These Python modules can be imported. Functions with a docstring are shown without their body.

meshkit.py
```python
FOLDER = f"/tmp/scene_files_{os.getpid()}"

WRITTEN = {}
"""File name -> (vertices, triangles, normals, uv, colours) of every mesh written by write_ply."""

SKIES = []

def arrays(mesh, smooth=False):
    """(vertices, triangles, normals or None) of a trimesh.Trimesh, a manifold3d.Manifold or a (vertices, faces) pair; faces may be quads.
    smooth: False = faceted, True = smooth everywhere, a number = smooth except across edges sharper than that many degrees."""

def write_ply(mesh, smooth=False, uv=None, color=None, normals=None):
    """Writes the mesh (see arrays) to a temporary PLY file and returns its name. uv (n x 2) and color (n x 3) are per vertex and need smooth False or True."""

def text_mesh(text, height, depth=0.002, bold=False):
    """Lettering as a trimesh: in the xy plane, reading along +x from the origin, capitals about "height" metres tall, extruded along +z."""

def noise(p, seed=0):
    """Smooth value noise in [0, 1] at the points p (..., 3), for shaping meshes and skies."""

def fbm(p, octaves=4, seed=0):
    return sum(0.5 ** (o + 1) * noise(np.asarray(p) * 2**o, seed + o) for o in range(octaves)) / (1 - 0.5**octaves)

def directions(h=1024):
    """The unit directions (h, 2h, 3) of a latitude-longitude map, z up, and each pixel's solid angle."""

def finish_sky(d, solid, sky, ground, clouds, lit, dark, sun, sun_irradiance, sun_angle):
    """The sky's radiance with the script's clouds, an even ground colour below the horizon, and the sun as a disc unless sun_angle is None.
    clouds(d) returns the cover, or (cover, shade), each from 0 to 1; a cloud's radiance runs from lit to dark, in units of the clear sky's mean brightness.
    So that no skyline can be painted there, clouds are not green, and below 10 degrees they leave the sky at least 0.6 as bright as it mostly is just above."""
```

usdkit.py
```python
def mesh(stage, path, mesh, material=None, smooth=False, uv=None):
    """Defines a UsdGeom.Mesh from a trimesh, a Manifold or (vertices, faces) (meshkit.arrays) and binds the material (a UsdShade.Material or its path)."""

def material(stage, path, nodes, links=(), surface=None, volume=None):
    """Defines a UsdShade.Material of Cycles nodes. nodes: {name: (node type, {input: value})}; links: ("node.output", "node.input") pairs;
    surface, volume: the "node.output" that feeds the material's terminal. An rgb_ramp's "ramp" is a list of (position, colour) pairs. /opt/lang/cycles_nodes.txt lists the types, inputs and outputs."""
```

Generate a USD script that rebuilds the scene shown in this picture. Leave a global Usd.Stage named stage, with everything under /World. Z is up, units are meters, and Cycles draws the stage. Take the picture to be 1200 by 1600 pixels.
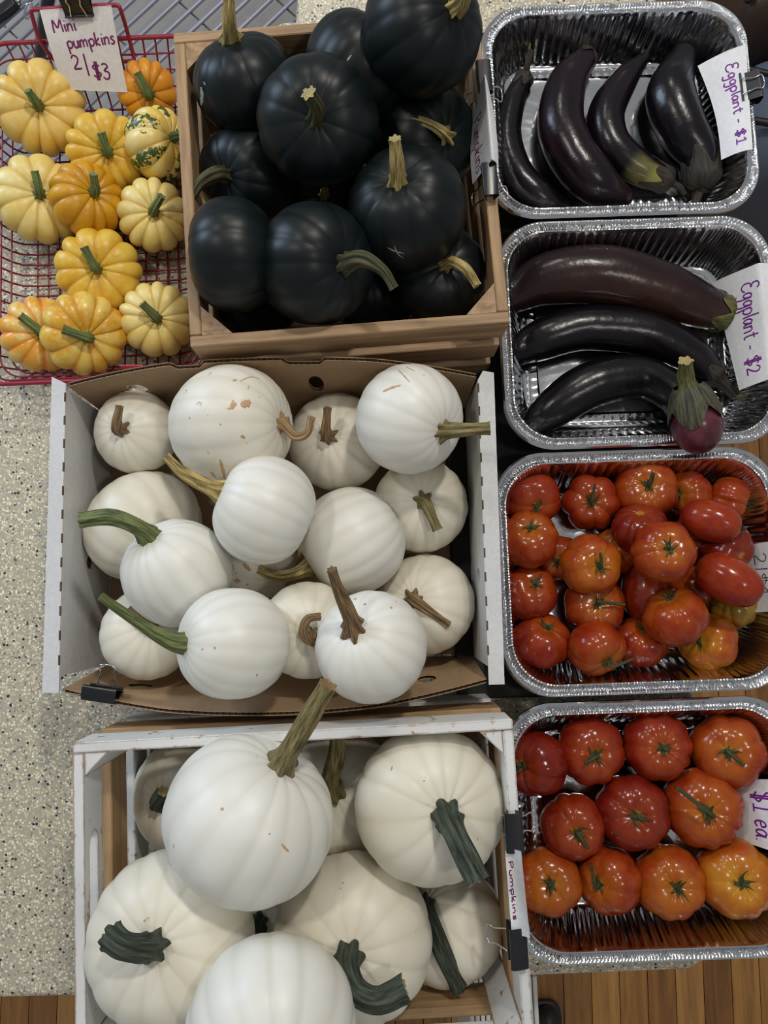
import math, numpy as np, trimesh, usdkit, meshkit
from pxr import Usd, UsdGeom, UsdLux, Gf, Sdf
from shapely.geometry import Polygon, box as sbox, Point
from shapely import affinity

stage = Usd.Stage.CreateInMemory()
UsdGeom.SetStageUpAxis(stage, UsdGeom.Tokens.z)
UsdGeom.SetStageMetersPerUnit(stage, 1.0)
UsdGeom.Xform.Define(stage, '/World')

# ------------------------------------------------------------------ camera, light, exposure
F, TH, HC, Z0 = 1202.0, math.radians(6.2), 0.92, 0.75      # focal length in px, tilt, height over the counter, counter height
cam = UsdGeom.Camera.Define(stage, '/World/camera')
cam.CreateHorizontalApertureAttr(36.0); cam.CreateVerticalApertureAttr(48.0)
cam.CreateFocalLengthAttr(36.0 * F / 1200.0)
cam.CreateClippingRangeAttr(Gf.Vec2f(0.02, 50.0))
cam.AddTranslateOp().Set(Gf.Vec3d(0, 0, HC + Z0)); cam.AddRotateXOp().Set(6.2)
cam.CreateExposureAttr(-0.36)

dome = UsdLux.DomeLight.Define(stage, '/World/room_light')
dome.CreateColorAttr(Gf.Vec3f(0.96, 0.98, 1.0)); dome.CreateIntensityAttr(0.10)

def lamp(name, pos, target, w, h, power, color):
    l = UsdLux.RectLight.Define(stage, '/World/' + name)
    l.CreateWidthAttr(w); l.CreateHeightAttr(h); l.CreateIntensityAttr(power); l.CreateColorAttr(Gf.Vec3f(*color))
    p = np.array(pos, float); d = np.array(target, float) - p; d /= np.linalg.norm(d)
    zax = -d; xax = np.cross([0, 1, 0], zax)
    if np.linalg.norm(xax) < 1e-4: xax = np.array([1.0, 0, 0])
    xax /= np.linalg.norm(xax); yax = np.cross(zax, xax)
    m = Gf.Matrix4d(*[float(v) for v in (*xax, 0, *yax, 0, *zax, 0, p[0], p[1], p[2] + Z0, 1)])
    l.AddTransformOp().Set(m)
lamp('ceiling_lamp', (0.45, 1.25, 1.95), (0.05, 0.1, 0), 0.14, 0.14, 330, (1.0, 0.95, 0.86))
lamp('ceiling_lamp_001', (-0.95, 0.75, 1.95), (0, 0, 0), 0.14, 0.14, 130, (1.0, 0.95, 0.87))
lamp('ceiling_lamp_002', (0.75, -0.15, 1.95), (0.1, 0, 0), 0.14, 0.14, 85, (1.0, 0.95, 0.87))
lamp('ceiling_lamp_003', (-0.3, 2.3, 1.95), (0, 0, 0), 0.14, 0.14, 130, (1.0, 0.95, 0.87))
lamp('window_daylight', (-2.6, 1.9, 1.3), (0, 0.2, 0), 1.3, 1.1, 13.0, (0.62, 0.78, 1.0))

def P(px, py, z):
    """The point over the counter, z metres up, that the photograph shows at pixel (px, py)."""
    x, y = (px - 600) / F, -(py - 800) / F
    c, s = math.cos(TH), math.sin(TH)
    d = np.array([x, y * c + s, y * s - c])
    return np.array([0, 0, HC]) + d * ((HC - z) / -d[2])
def RAY(px, py):
    d = P(px, py, 0) - np.array([0, 0, HC]); return d / np.linalg.norm(d)
def MPP(px, py, z):
    """metres per pixel there"""
    yn = (py - 800) / F
    return (HC - z) / (math.cos(TH) + yn * math.sin(TH)) / F

# ------------------------------------------------------------------ materials
LK = '/World/Looks/'
def lin(h):
    v = np.array([int(h[i:i + 2], 16) for i in (1, 3, 5)]) / 255.0
    return tuple(np.where(v <= .04045, v / 12.92, ((v + .055) / 1.055) ** 2.4))
MATS = {}
def mat(name, nodes, links, surface='p.BSDF'):
    MATS[name] = usdkit.material(stage, LK + name, nodes, links, surface=surface); return MATS[name]

def plain(name, col, rough=.5, metal=0., **kw):
    return mat(name, {'p': ('principled_bsdf', dict(base_color=col, roughness=rough, metallic=metal, **kw))}, [])

def veg(name, c1, c2, rough=.4, scale=25, crease=None, spot=None, spot_at=.70, shoulder=None, coat=0., bump=.0, bscale=90, lo=.35, hi=.65, seed=0., spec=.5, spot_scale=60, sss=0., ring=None):
    """Skin: two colours mottled, a colour for the creases between the ribs (primvar), scars, a colour round the stem (primvar)."""
    n = {'tc': ('texture_coordinate', {}), 'mp': ('mapping', {'location': (seed, seed * 1.7, seed * .6)}),
         'n': ('noise_texture', {'scale': scale, 'detail': 4., 'roughness': .6}),
         'r': ('rgb_ramp', {'ramp': [(lo, c1), (hi, c2)]}),
         'p': ('principled_bsdf', {'roughness': rough, 'coat_weight': coat, 'coat_roughness': .12, 'specular_ior_level': spec})}
    l = [('tc.object', 'mp.vector'), ('mp.vector', 'n.vector'), ('n.fac', 'r.fac')]
    out = 'r.color'
    if sss: n['p'][1].update(subsurface_weight=sss, subsurface_radius=(1., .7, .4), subsurface_scale=.004)
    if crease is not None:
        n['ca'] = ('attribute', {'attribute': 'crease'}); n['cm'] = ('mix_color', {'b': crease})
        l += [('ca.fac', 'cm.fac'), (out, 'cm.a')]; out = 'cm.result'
    if shoulder is not None:
        n['sa'] = ('attribute', {'attribute': 'shoulder'}); n['sn'] = ('math', {'math_type': 'multiply'})
        n['sx'] = ('noise_texture', {'scale': scale * 2.5, 'detail': 3.}); n['sr'] = ('map_range', {'from_min': .35, 'from_max': .6, 'to_min': .45, 'to_max': 1., 'clamp': True})
        n['sm'] = ('mix_color', {'b': shoulder})
        l += [('mp.vector', 'sx.vector'), ('sx.fac', 'sr.value'), ('sa.fac', 'sn.value1'), ('sr.result', 'sn.value2'), ('sn.value', 'sm.fac'), (out, 'sm.a')]; out = 'sm.result'
    if ring is not None:
        n['rg'] = ('map_range', {'from_min': .86, 'from_max': .99, 'to_max': .8, 'clamp': True}); n['rm'] = ('mix_color', {'b': ring})
        l += [('sa.fac', 'rg.value'), ('rg.result', 'rm.fac'), (out, 'rm.a')]; out = 'rm.result'
    if spot is not None:
        n['k'] = ('noise_texture', {'scale': spot_scale, 'detail': 5., 'roughness': .65}); n['kr'] = ('map_range', {'from_min': spot_at, 'from_max': spot_at + .03, 'clamp': True})
        n['km'] = ('mix_color', {'b': spot})
        l += [('mp.vector', 'k.vector'), ('k.fac', 'kr.value'), ('kr.result', 'km.fac'), (out, 'km.a')]; out = 'km.result'
    if bump:
        n['bn'] = ('noise_texture', {'scale': bscale, 'detail': 3.}); n['b'] = ('bump', {'strength': bump, 'distance': .002})
        l += [('mp.vector', 'bn.vector'), ('bn.fac', 'b.height'), ('b.normal', 'p.normal')]
    l.append((out, 'p.base_color'))
    return mat(name, n, l)

# pumpkins
TAN = lin('#b08a5e')
veg('white_cool', (.80, .79, .735), (.75, .735, .66), .42, 14, spot=TAN, spot_at=.70, seed=.3, crease=(.72, .70, .62), bump=.12, bscale=45)
veg('white_warm', (.78, .745, .64), (.73, .68, .555), .42, 14, spot=TAN, spot_at=.69, seed=.8, crease=(.69, .64, .51), bump=.12, bscale=45)
veg('white_scarred', (.79, .765, .68), (.74, .70, .60), .42, 14, spot=TAN, spot_at=.645, spot_scale=48, seed=1.9, crease=(.70, .66, .55), bump=.12, bscale=45)
veg('black_skin', (.0038, .0075, .0085), (.0062, .0108, .0115), .40, 18, spot=(.10, .11, .09), spot_at=.77, seed=.4, crease=(.0035, .006, .007), bump=.08, bscale=70, spec=.30)
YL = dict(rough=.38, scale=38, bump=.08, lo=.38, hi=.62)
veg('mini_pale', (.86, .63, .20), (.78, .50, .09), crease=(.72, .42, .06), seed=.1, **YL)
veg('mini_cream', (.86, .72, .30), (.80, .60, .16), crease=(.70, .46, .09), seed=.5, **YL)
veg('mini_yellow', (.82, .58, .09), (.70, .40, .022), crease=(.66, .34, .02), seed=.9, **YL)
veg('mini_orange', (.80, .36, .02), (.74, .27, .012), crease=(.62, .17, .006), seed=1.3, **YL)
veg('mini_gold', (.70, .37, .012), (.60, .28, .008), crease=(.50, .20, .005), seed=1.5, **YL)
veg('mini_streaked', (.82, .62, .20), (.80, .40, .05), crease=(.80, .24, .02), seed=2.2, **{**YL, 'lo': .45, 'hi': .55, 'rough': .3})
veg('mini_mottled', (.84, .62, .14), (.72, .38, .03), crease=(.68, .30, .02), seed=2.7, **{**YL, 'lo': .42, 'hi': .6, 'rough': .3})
mat('gourd_skin', {'tc': ('texture_coordinate', {}), 'a': ('attribute', {'attribute': 'band'}), 'n': ('noise_texture', {'scale': 130., 'detail': 5., 'roughness': .65}),
    's': ('math', {'math_type': 'multiply_add', 'value2': .19}), 'r': ('rgb_ramp', {'ramp': [(.60, lin('#e8b52e')), (.64, lin('#42551c'))]}),
    'n2': ('noise_texture', {'scale': 30.}), 'y': ('rgb_ramp', {'ramp': [(.4, (.80, .56, .10)), (.6, (.82, .66, .26))]}), 'g': ('map_range', {'from_min': .63, 'from_max': .66, 'clamp': True}), 'm': ('mix_color', {'b': lin('#3c5220')}),
    'p': ('principled_bsdf', {'roughness': .35})},
    [('tc.object', 'n.vector'), ('tc.object', 'n2.vector'), ('n2.fac', 'y.fac'), ('a.fac', 's.value1'), ('n.fac', 's.value3'), ('s.value', 'g.value'), ('g.result', 'm.fac'), ('y.color', 'm.a'), ('m.result', 'p.base_color')])
# stems
def stemmat(name, c1, c2, sc=60, rough=.65):
    return mat(name, {'a': ('attribute', {'attribute': 'around'}), 'al': ('attribute', {'attribute': 'along'}), 'c': ('combine_xyz', {}), 'm': ('math', {'math_type': 'multiply', 'value2': .45}),
        'n': ('noise_texture', {'scale': 3.4, 'detail': 5., 'roughness': .65}), 'r': ('rgb_ramp', {'ramp': [(.38, c1), (.62, c2)]}), 'b': ('bump', {'strength': .8, 'distance': .001}),
        'p': ('principled_bsdf', {'roughness': rough})},
        [('a.fac', 'c.x'), ('al.fac', 'm.value1'), ('m.value', 'c.y'), ('c.vector', 'n.vector'), ('n.fac', 'r.fac'), ('r.color', 'p.base_color'), ('n.fac', 'b.height'), ('b.normal', 'p.normal')])
stemmat('stem_green', lin('#3d4a2b'), lin('#7c8650'))
stemmat('stem_dark', lin('#1a201a'), lin('#475141'))
stemmat('stem_tan', lin('#6d5130'), lin('#b0936a'))
stemmat('stem_brown', lin('#4d3c2a'), lin('#9b7d55'))
stemmat('stem_olive', lin('#4c4a26'), lin('#958457'))
stemmat('stem_black', lin('#1a1d12'), lin('#55502c'))
stemmat('stem_straw', lin('#6b5a2c'), lin('#cdb878'))
stemmat('stem_mini', lin('#37492a'), lin('#7b8848'))
stemmat('cut_cork', lin('#8f7d4c'), lin('#cdbb85'))
stemmat('cut_green', lin('#5c6e45'), lin('#93a678'))
# tomatoes
TM = dict(rough=.19, scale=34, bump=.03, spec=.42, ring=(.42, .24, .018), lo=.38, hi=.62)
GOLD = (.44, .135, .010)
veg('tomato_red', (.20, .010, .0045), (.30, .034, .007), shoulder=(.36, .075, .008), seed=.2, **TM)
veg('tomato_deep', (.155, .008, .0055), (.22, .018, .006), shoulder=(.29, .045, .007), seed=.7, **TM)
veg('tomato_warm', (.25, .018, .005), (.35, .058, .007), shoulder=GOLD, seed=1.1, **TM)
veg('tomato_orange', (.32, .038, .006), (.42, .10, .009), shoulder=(.48, .17, .012), seed=1.6, **TM)
veg('tomato_gold', (.40, .07, .008), (.50, .19, .014), shoulder=(.54, .27, .018), seed=2.0, **TM)
veg('tomato_green', (.36, .10, .012), (.28, .19, .02), shoulder=(.24, .19, .02), seed=2.4, **TM)
stemmat('calyx_green', lin('#1c2413'), lin('#56592f'))
# eggplants
EG = dict(rough=.26, scale=16, bump=.16, bscale=150, spec=.42)
veg('aubergine_black', (.0035, .0025, .0045), (.006, .0035, .006), spot=(.11, .08, .05), spot_at=.765, seed=.2, **EG)
veg('aubergine_purple', (.014, .0035, .0085), (.007, .003, .0065), spot=(.13, .09, .04), spot_at=.745, seed=.9, **EG)
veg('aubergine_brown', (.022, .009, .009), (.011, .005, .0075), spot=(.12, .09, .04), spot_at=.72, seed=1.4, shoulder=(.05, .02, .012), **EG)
veg('aubergine_patch', (.009, .004, .008), (.006, .0035, .006), shoulder=(.42, .40, .10), spot=(.11, .08, .05), spot_at=.75, seed=1.8, **EG)
veg('aubergine_pink', (.0045, .003, .0055), (.004, .003, .005), shoulder=(.15, .035, .055), spot=(.11, .08, .05), spot_at=.77, seed=2.3, **EG)
stemmat('husk_dark', lin('#15130f'), lin('#3b3326'))
stemmat('husk_green', lin('#343a1a'), lin('#6f6a3a'))
stemmat('husk_grey', lin('#22221c'), lin('#5d5a40'))
# hard things
def wood(name, c1, c2, axis, scale=22, rough=.6, paint=None):
    st = {'x': (.07, 1, 1), 'y': (1, .07, 1), 'z': (1, 1, .07)}[axis]
    n = {'tc': ('texture_coordinate', {}), 'oi': ('object_info', {}), 'om': ('vector_math', {'vector_math_type': 'add', 'math_type': 'add'}), 'oc': ('combine_xyz', {}), 'm10': ('math', {'math_type': 'multiply', 'value2': 7.}),
         'mp': ('mapping', {'scale': st}), 'n': ('noise_texture', {'scale': scale * 4, 'detail': 6., 'roughness': .62, 'distortion': .6}), 'r': ('rgb_ramp', {'ramp': [(.30, c1), (.62, c2), (.8, tuple(.8 * v for v in c2))]}),
         'b': ('bump', {'strength': .25, 'distance': .001}), 'p': ('principled_bsdf', {'roughness': rough})}
    n['om'][1].pop('vector_math_type')
    l = [('oi.random', 'm10.value1'), ('m10.value', 'oc.x'), ('m10.value', 'oc.y'), ('tc.object', 'om.vector1'), ('oc.vector', 'om.vector2'), ('om.vector', 'mp.vector'), ('mp.vector', 'n.vector'), ('n.fac', 'r.fac'), ('n.fac', 'b.height'), ('b.normal', 'p.normal')]
    out = 'r.color'
    if paint is not None:
        # white paint worn off along the edges and in chips
        n['bv'] = ('bevel', {'samples': 6, 'radius': .0034}); n['g'] = ('geometry', {}); n['d'] = ('vector_math', {'math_type': 'dot_product'})
        n['pn'] = ('noise_texture', {'scale': 55., 'detail': 6., 'roughness': .7}); n['e'] = ('math', {'math_type': 'multiply_add', 'value2': -3.0, 'value3': 3.0})
        n['sum'] = ('math', {'math_type': 'multiply_add', 'value2': .55}); n['th'] = ('map_range', {'from_min': .625, 'from_max': .655, 'clamp': True})
        n['px'] = ('mix_color', {'a': paint})
        n['pn2'] = ('noise_texture', {'scale': 9., 'detail': 5.}); n['pr'] = ('rgb_ramp', {'ramp': [(.3, tuple(.86 * v for v in paint)), (.6, paint)]})
        l += [('bv.bevel', 'd.vector1'), ('g.normal', 'd.vector2'), ('d.value', 'e.value1'), ('om.vector', 'pn.vector'), ('om.vector', 'pn2.vector'), ('pn2.fac', 'pr.fac'), ('pr.color', 'px.a'),
              ('e.value', 'sum.value1'), ('pn.fac', 'sum.value3'), ('sum.value', 'th.value'), ('th.result', 'px.fac'), (out, 'px.b')]
        out = 'px.result'
    l.append((out, 'p.base_color'))
    return mat(name, n, l)
PINE1, PINE2 = lin('#7c6247'), lin('#b5946e')
for ax in 'xyz':
    wood('pine_' + ax, PINE1, PINE2, ax)
    wood('painted_' + ax, lin('#7d5f40'), lin('#a17c53'), ax, paint=(.74, .745, .74))
wood('bare_x', lin('#80664a'), lin('#b8966c'), 'x'); wood('bare_y', lin('#80664a'), lin('#b8966c'), 'y')
for i, (a, b) in enumerate([('#855a2c', '#b98443'), ('#774f26', '#a8743a'), ('#95683a', '#c8924e'), ('#6a4622', '#986633')]):
    wood('plank_%d' % i, lin(a), lin(b), 'y', scale=14, rough=.38)
def kraft(name, c):
    return mat(name, {'tc': ('texture_coordinate', {}), 'n': ('noise_texture', {'scale': 240., 'detail': 4.}), 'n2': ('noise_texture', {'scale': 12., 'detail': 3.}), 'a': ('math', {'math_type': 'add'}),
        'r': ('rgb_ramp', {'ramp': [(.35, tuple(.84 * v for v in c)), (.65, c)]}), 'h': ('math', {'math_type': 'multiply', 'value2': .5}), 'p': ('principled_bsdf', {'roughness': .8})},
        [('tc.object', 'n.vector'), ('tc.object', 'n2.vector'), ('n.fac', 'a.value1'), ('n2.fac', 'a.value2'), ('a.value', 'h.value1'), ('h.value', 'r.fac'), ('r.color', 'p.base_color')])
kraft('kraft', lin('#aa8d6c')); kraft('kraft_flute', lin('#5d4630')); kraft('board_white', (.70, .705, .71)); kraft('paper', (.80, .80, .82)); kraft('paper_warm', (.80, .76, .73))
mat('terrazzo', {'tc': ('texture_coordinate', {}), 'v': ('voronoi_texture', {'scale': 380., 'randomness': 1.}), 'v2': ('voronoi_texture', {'scale': 270., 'randomness': 1.}), 'mp': ('mapping', {'location': (3., 1., 2.)}),
    's1': ('separate_color', {}), 's2': ('separate_color', {}),
    'r1': ('rgb_ramp', {'interpolate': False, 'ramp': [(0, lin('#b3ab99')), (.22, lin('#d6cbac')), (.42, lin('#c0b9aa')), (.56, lin('#e3d6ae')), (.74, lin('#f6efd8')), (.90, lin('#86837d'))]}),
    'r2': ('rgb_ramp', {'interpolate': False, 'ramp': [(0, (0, 0, 0)), (.90, (1, 1, 1))]}), 'lt': ('math', {'math_type': 'less_than', 'value2': .42}), 'mu': ('math', {'math_type': 'multiply'}),
    'r3': ('rgb_ramp', {'interpolate': False, 'ramp': [(0, lin('#23232a')), (.45, lin('#4c5058')), (.7, lin('#e6ddc4')), (.85, lin('#34353f'))]}),
    'e': ('math', {'math_type': 'less_than', 'value2': .52}), 'mx0': ('mix_color', {'a': lin('#b5ad9a')}), 'mx': ('mix_color', {}), 'p': ('principled_bsdf', {'roughness': .34})},
    [('tc.object', 'v.vector'), ('tc.object', 'mp.vector'), ('mp.vector', 'v2.vector'), ('v.color', 's1.color'), ('v2.color', 's2.color'), ('s1.r', 'r1.fac'), ('v.distance', 'e.value1'), ('e.value', 'mx0.fac'), ('r1.color', 'mx0.b'),
     ('s2.r', 'r2.fac'), ('v2.distance', 'lt.value1'), ('r2.color', 'mu.value1'), ('lt.value', 'mu.value2'), ('mu.value', 'mx.fac'), ('mx0.result', 'mx.a'), ('s2.g', 'r3.fac'), ('r3.color', 'mx.b'), ('mx.result', 'p.base_color')])
mat('foil', {'tc': ('texture_coordinate', {}), 'n': ('noise_texture', {'scale': 60., 'detail': 3.}), 'b': ('bump', {'strength': .22, 'distance': .0012}), 'p': ('principled_bsdf', {'base_color': (.70, .71, .73), 'metallic': 1., 'roughness': .13})},
    [('tc.object', 'n.vector'), ('n.fac', 'b.height'), ('b.normal', 'p.normal')])
plain('black_metal', (.012, .013, .016), .28); plain('chrome', (.75, .76, .78), .12, 1.); plain('red_wire', (.22, .012, .028), .35); plain('red_rim', (.30, .018, .045), .32)
plain('grey_rod', (.30, .29, .36), .35, .2); plain('dark_wire', (.08, .08, .075), .5); plain('grey_plastic', (.30, .29, .265), .45); plain('black_mat', (.010, .010, .010), .75)
plain('scar_tan', lin('#bf9c76'), .7); plain('scar_pale', lin('#8f9486'), .7); plain('ink_magenta', (.17, .012, .10), .5); plain('ink_purple', (.17, .014, .26), .5); plain('ink_green', (.02, .10, .07), .5); plain('ink_dark', (.05, .04, .05), .5)
plain('white_lacquer', (.68, .68, .64), .4); plain('black_rubber', (.010, .010, .011), .4); plain('shoe_lining', (.10, .08, .075), .8); plain('dark_hole', (.02, .017, .015), .9)
plain('brown_leather', (.035, .020, .012), .45); plain('blue_cloth', (.085, .105, .15), .8); plain('sticker_red', (.65, .06, .12), .5); plain('groove', (.16, .155, .145), .6)

# ------------------------------------------------------------------ helpers
USED = {}
def numbered(parent, name):
    k = parent + '/' + name; n = USED.get(k, 0); USED[k] = n + 1
    return k if n == 0 else '%s_%03d' % (k, n)
class Thing:
    def __init__(s, name, label, cat, loc, group=None, rz=0., kind=None):
        s.path = numbered('/World', name); x = UsdGeom.Xform.Define(stage, s.path); s.loc = np.array(loc, float); s.rz = rz
        x.AddTranslateOp().Set(Gf.Vec3d(float(loc[0]), float(loc[1]), float(loc[2] + Z0)))
        if rz: x.AddRotateZOp().Set(math.degrees(rz))
        pr = x.GetPrim(); pr.SetCustomDataByKey('label', label)
        if cat: pr.SetCustomDataByKey('category', cat)
        if group: pr.SetCustomDataByKey('group', group)
        if kind: pr.SetCustomDataByKey('kind', kind)
    def part(s, name, mesh, m, smooth=30, world=False, parent=None, prim=None, label=None, kind=None):
        """mesh in the thing's own frame, or in world (counter) coordinates with world=True"""
        v, f = (mesh.vertices, mesh.faces) if isinstance(mesh, trimesh.Trimesh) else mesh[:2]
        v = np.array(v, float)
        if world: v = s.local(v)
        path = numbered(parent or s.path, name)
        me = usdkit.mesh(stage, path, (v, np.asarray(f)), MATS[m], smooth=smooth)
        for k, a in (prim or {}).items():
            UsdGeom.PrimvarsAPI(me).CreatePrimvar(k, Sdf.ValueTypeNames.FloatArray, 'vertex').Set([float(q) for q in a])
        if label: me.GetPrim().SetCustomDataByKey('label', label)
        if kind: me.GetPrim().SetCustomDataByKey('kind', kind)
        return path
    def local(s, v):
        v = np.asarray(v, float) - s.loc
        if s.rz:
            c, q = math.cos(s.rz), math.sin(s.rz); v = np.stack([v[..., 0] * c + v[..., 1] * q, -v[..., 0] * q + v[..., 1] * c, v[..., 2]], -1)
        return v
cat_ = trimesh.util.concatenate
def cbox(c, size, ch=.0012):
    """box with chamfered edges"""
    h = np.array(size, float) / 2; ch = min(ch, h.min() * .45); pts = []
    for sx in (-1, 1):
        for sy in (-1, 1):
            for sz in (-1, 1):
                s = np.array([sx, sy, sz])
                for k in range(3):
                    q = h - ch; q[k] = h[k]; pts.append(np.array(c) + s * q)
    return trimesh.convex.convex_hull(np.array(pts))
def smoothpath(pts, n):
    """Catmull-Rom through the rows of pts (any number of columns), n samples about evenly spread"""
    p = np.asarray(pts, float)
    if len(p) == 2: return p[0] + np.linspace(0, 1, n)[:, None] * (p[1] - p[0])
    q = np.vstack([2 * p[0] - p[1], p, 2 * p[-1] - p[-2]]); out = []
    for i in range(1, len(q) - 2):
        t = np.linspace(0, 1, 24, endpoint=False)[:, None]; a, b, c, d = q[i - 1:i + 3]
        out.append(.5 * (2 * b + (c - a) * t + (2 * a - 5 * b + 4 * c - d) * t ** 2 + (3 * b - a - 3 * c + d) * t ** 3))
    out = np.vstack(out + [p[-1:]]); k = min(3, p.shape[1])
    L = np.r_[0, np.cumsum(np.linalg.norm(np.diff(out[:, :k], axis=0), axis=1))]
    s = np.linspace(0, L[-1], n); return np.stack([np.interp(s, L, out[:, j]) for j in range(p.shape[1])], 1)
def frames(path):
    t = np.gradient(path, axis=0); t /= np.linalg.norm(t, axis=1, keepdims=True) + 1e-12
    u = np.cross(t[0], [0, 0, 1]) if abs(t[0, 2]) < .9 else np.cross(t[0], [0, 1, 0]); u /= np.linalg.norm(u); U = [u]
    for i in range(1, len(t)):
        u = U[-1] - t[i] * np.dot(U[-1], t[i]); U.append(u / (np.linalg.norm(u) + 1e-12))
    U = np.array(U); return t, U, np.cross(t, U)
def grid_faces(nr, nc, wrap=True):
    i, j = np.meshgrid(np.arange(nr - 1), np.arange(nc if wrap else nc - 1), indexing='ij'); i, j = i.ravel(), j.ravel(); k = (j + 1) % nc
    a, b, c, d = i * nc + j, i * nc + k, (i + 1) * nc + k, (i + 1) * nc + j
    return np.vstack([np.stack([a, b, c], 1), np.stack([a, c, d], 1)])
def tube(path, r, nth=12, ridge=0., nr=5, caps=(True, True), flat=None):
    """swept tube; r scalar or per sample; ridge = depth of lengthwise ridges. Returns v, f, along, around"""
    path = np.asarray(path, float); n = len(path); r = np.broadcast_to(r, (n,)); T, U, V = frames(path); th = np.linspace(0, 2 * np.pi, nth, endpoint=False)
    rr = r[:, None] * (1 + ridge * np.cos(nr * th + .3)[None, :])
    v = path[:, None] + rr[..., None] * (np.cos(th)[None, :, None] * U[:, None] + np.sin(th)[None, :, None] * V[:, None])
    f = grid_faces(n, nth); v = v.reshape(-1, 3); al = np.repeat(np.linspace(0, 1, n), nth); ar = np.tile(np.abs(th / np.pi - 1) * 3, n)
    ext, fe = [], []
    for end, on in ((0, caps[0]), (n - 1, caps[1])):
        if on:
            k = len(v) + len(ext); ext.append(path[end]); a = end * nth + np.arange(nth); b = end * nth + (np.arange(nth) + 1) % nth
            fe.append(np.stack([np.full(nth, k), b, a], 1) if end == 0 else np.stack([np.full(nth, k), a, b], 1)); al = np.r_[al, 0 if end == 0 else 1]; ar = np.r_[ar, 0]
    if ext: v = np.vstack([v, ext]); f = np.vstack([f] + fe)
    return v, f, al, ar
def tmesh(path, r, nth=8):
    v, f, _, _ = tube(path, r, nth); return trimesh.Trimesh(v, f, process=False)
def sheet(S, nu, nv, th=.0003):
    """closed thin sheet over S(u, v) -> points"""
    u, v = np.meshgrid(np.linspace(0, 1, nu), np.linspace(0, 1, nv), indexing='ij'); p = S(u, v)
    n = np.cross(np.gradient(p, axis=0), np.gradient(p, axis=1)); n /= np.linalg.norm(n, axis=2, keepdims=True) + 1e-12
    if n[..., 2].mean() < 0: n = -n
    a = (p + n * th / 2).reshape(-1, 3); b = (p - n * th / 2).reshape(-1, 3); f = grid_faces(nu, nv, False); N = len(a)
    edge = np.r_[np.arange(nv), np.arange(1, nu) * nv + nv - 1, (nu - 1) * nv + np.arange(nv - 2, -1, -1), np.arange(nu - 2, 0, -1) * nv]; e2 = np.roll(edge, -1)
    m = trimesh.Trimesh(np.vstack([a, b]), np.vstack([f, f[:, ::-1] + N, np.stack([edge, e2, e2 + N], 1), np.stack([edge, e2 + N, edge + N], 1)]), process=False)
    return m
def quad(a, b, c, d, bend=None):
    """S(u, v): a at (0,0), b at (1,0), c at (1,1), d at (0,1); bend(u, v) -> offsets"""
    a, b, c, d = map(np.asarray, (a, b, c, d))
    def S(u, v):
        u, v = np.asarray(u, float)[..., None], np.asarray(v, float)[..., None]
        p = a * (1 - u) * (1 - v) + b * u * (1 - v) + c * u * v + d * (1 - u) * v
        return p + bend(u, v) if bend else p
    return S

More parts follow.
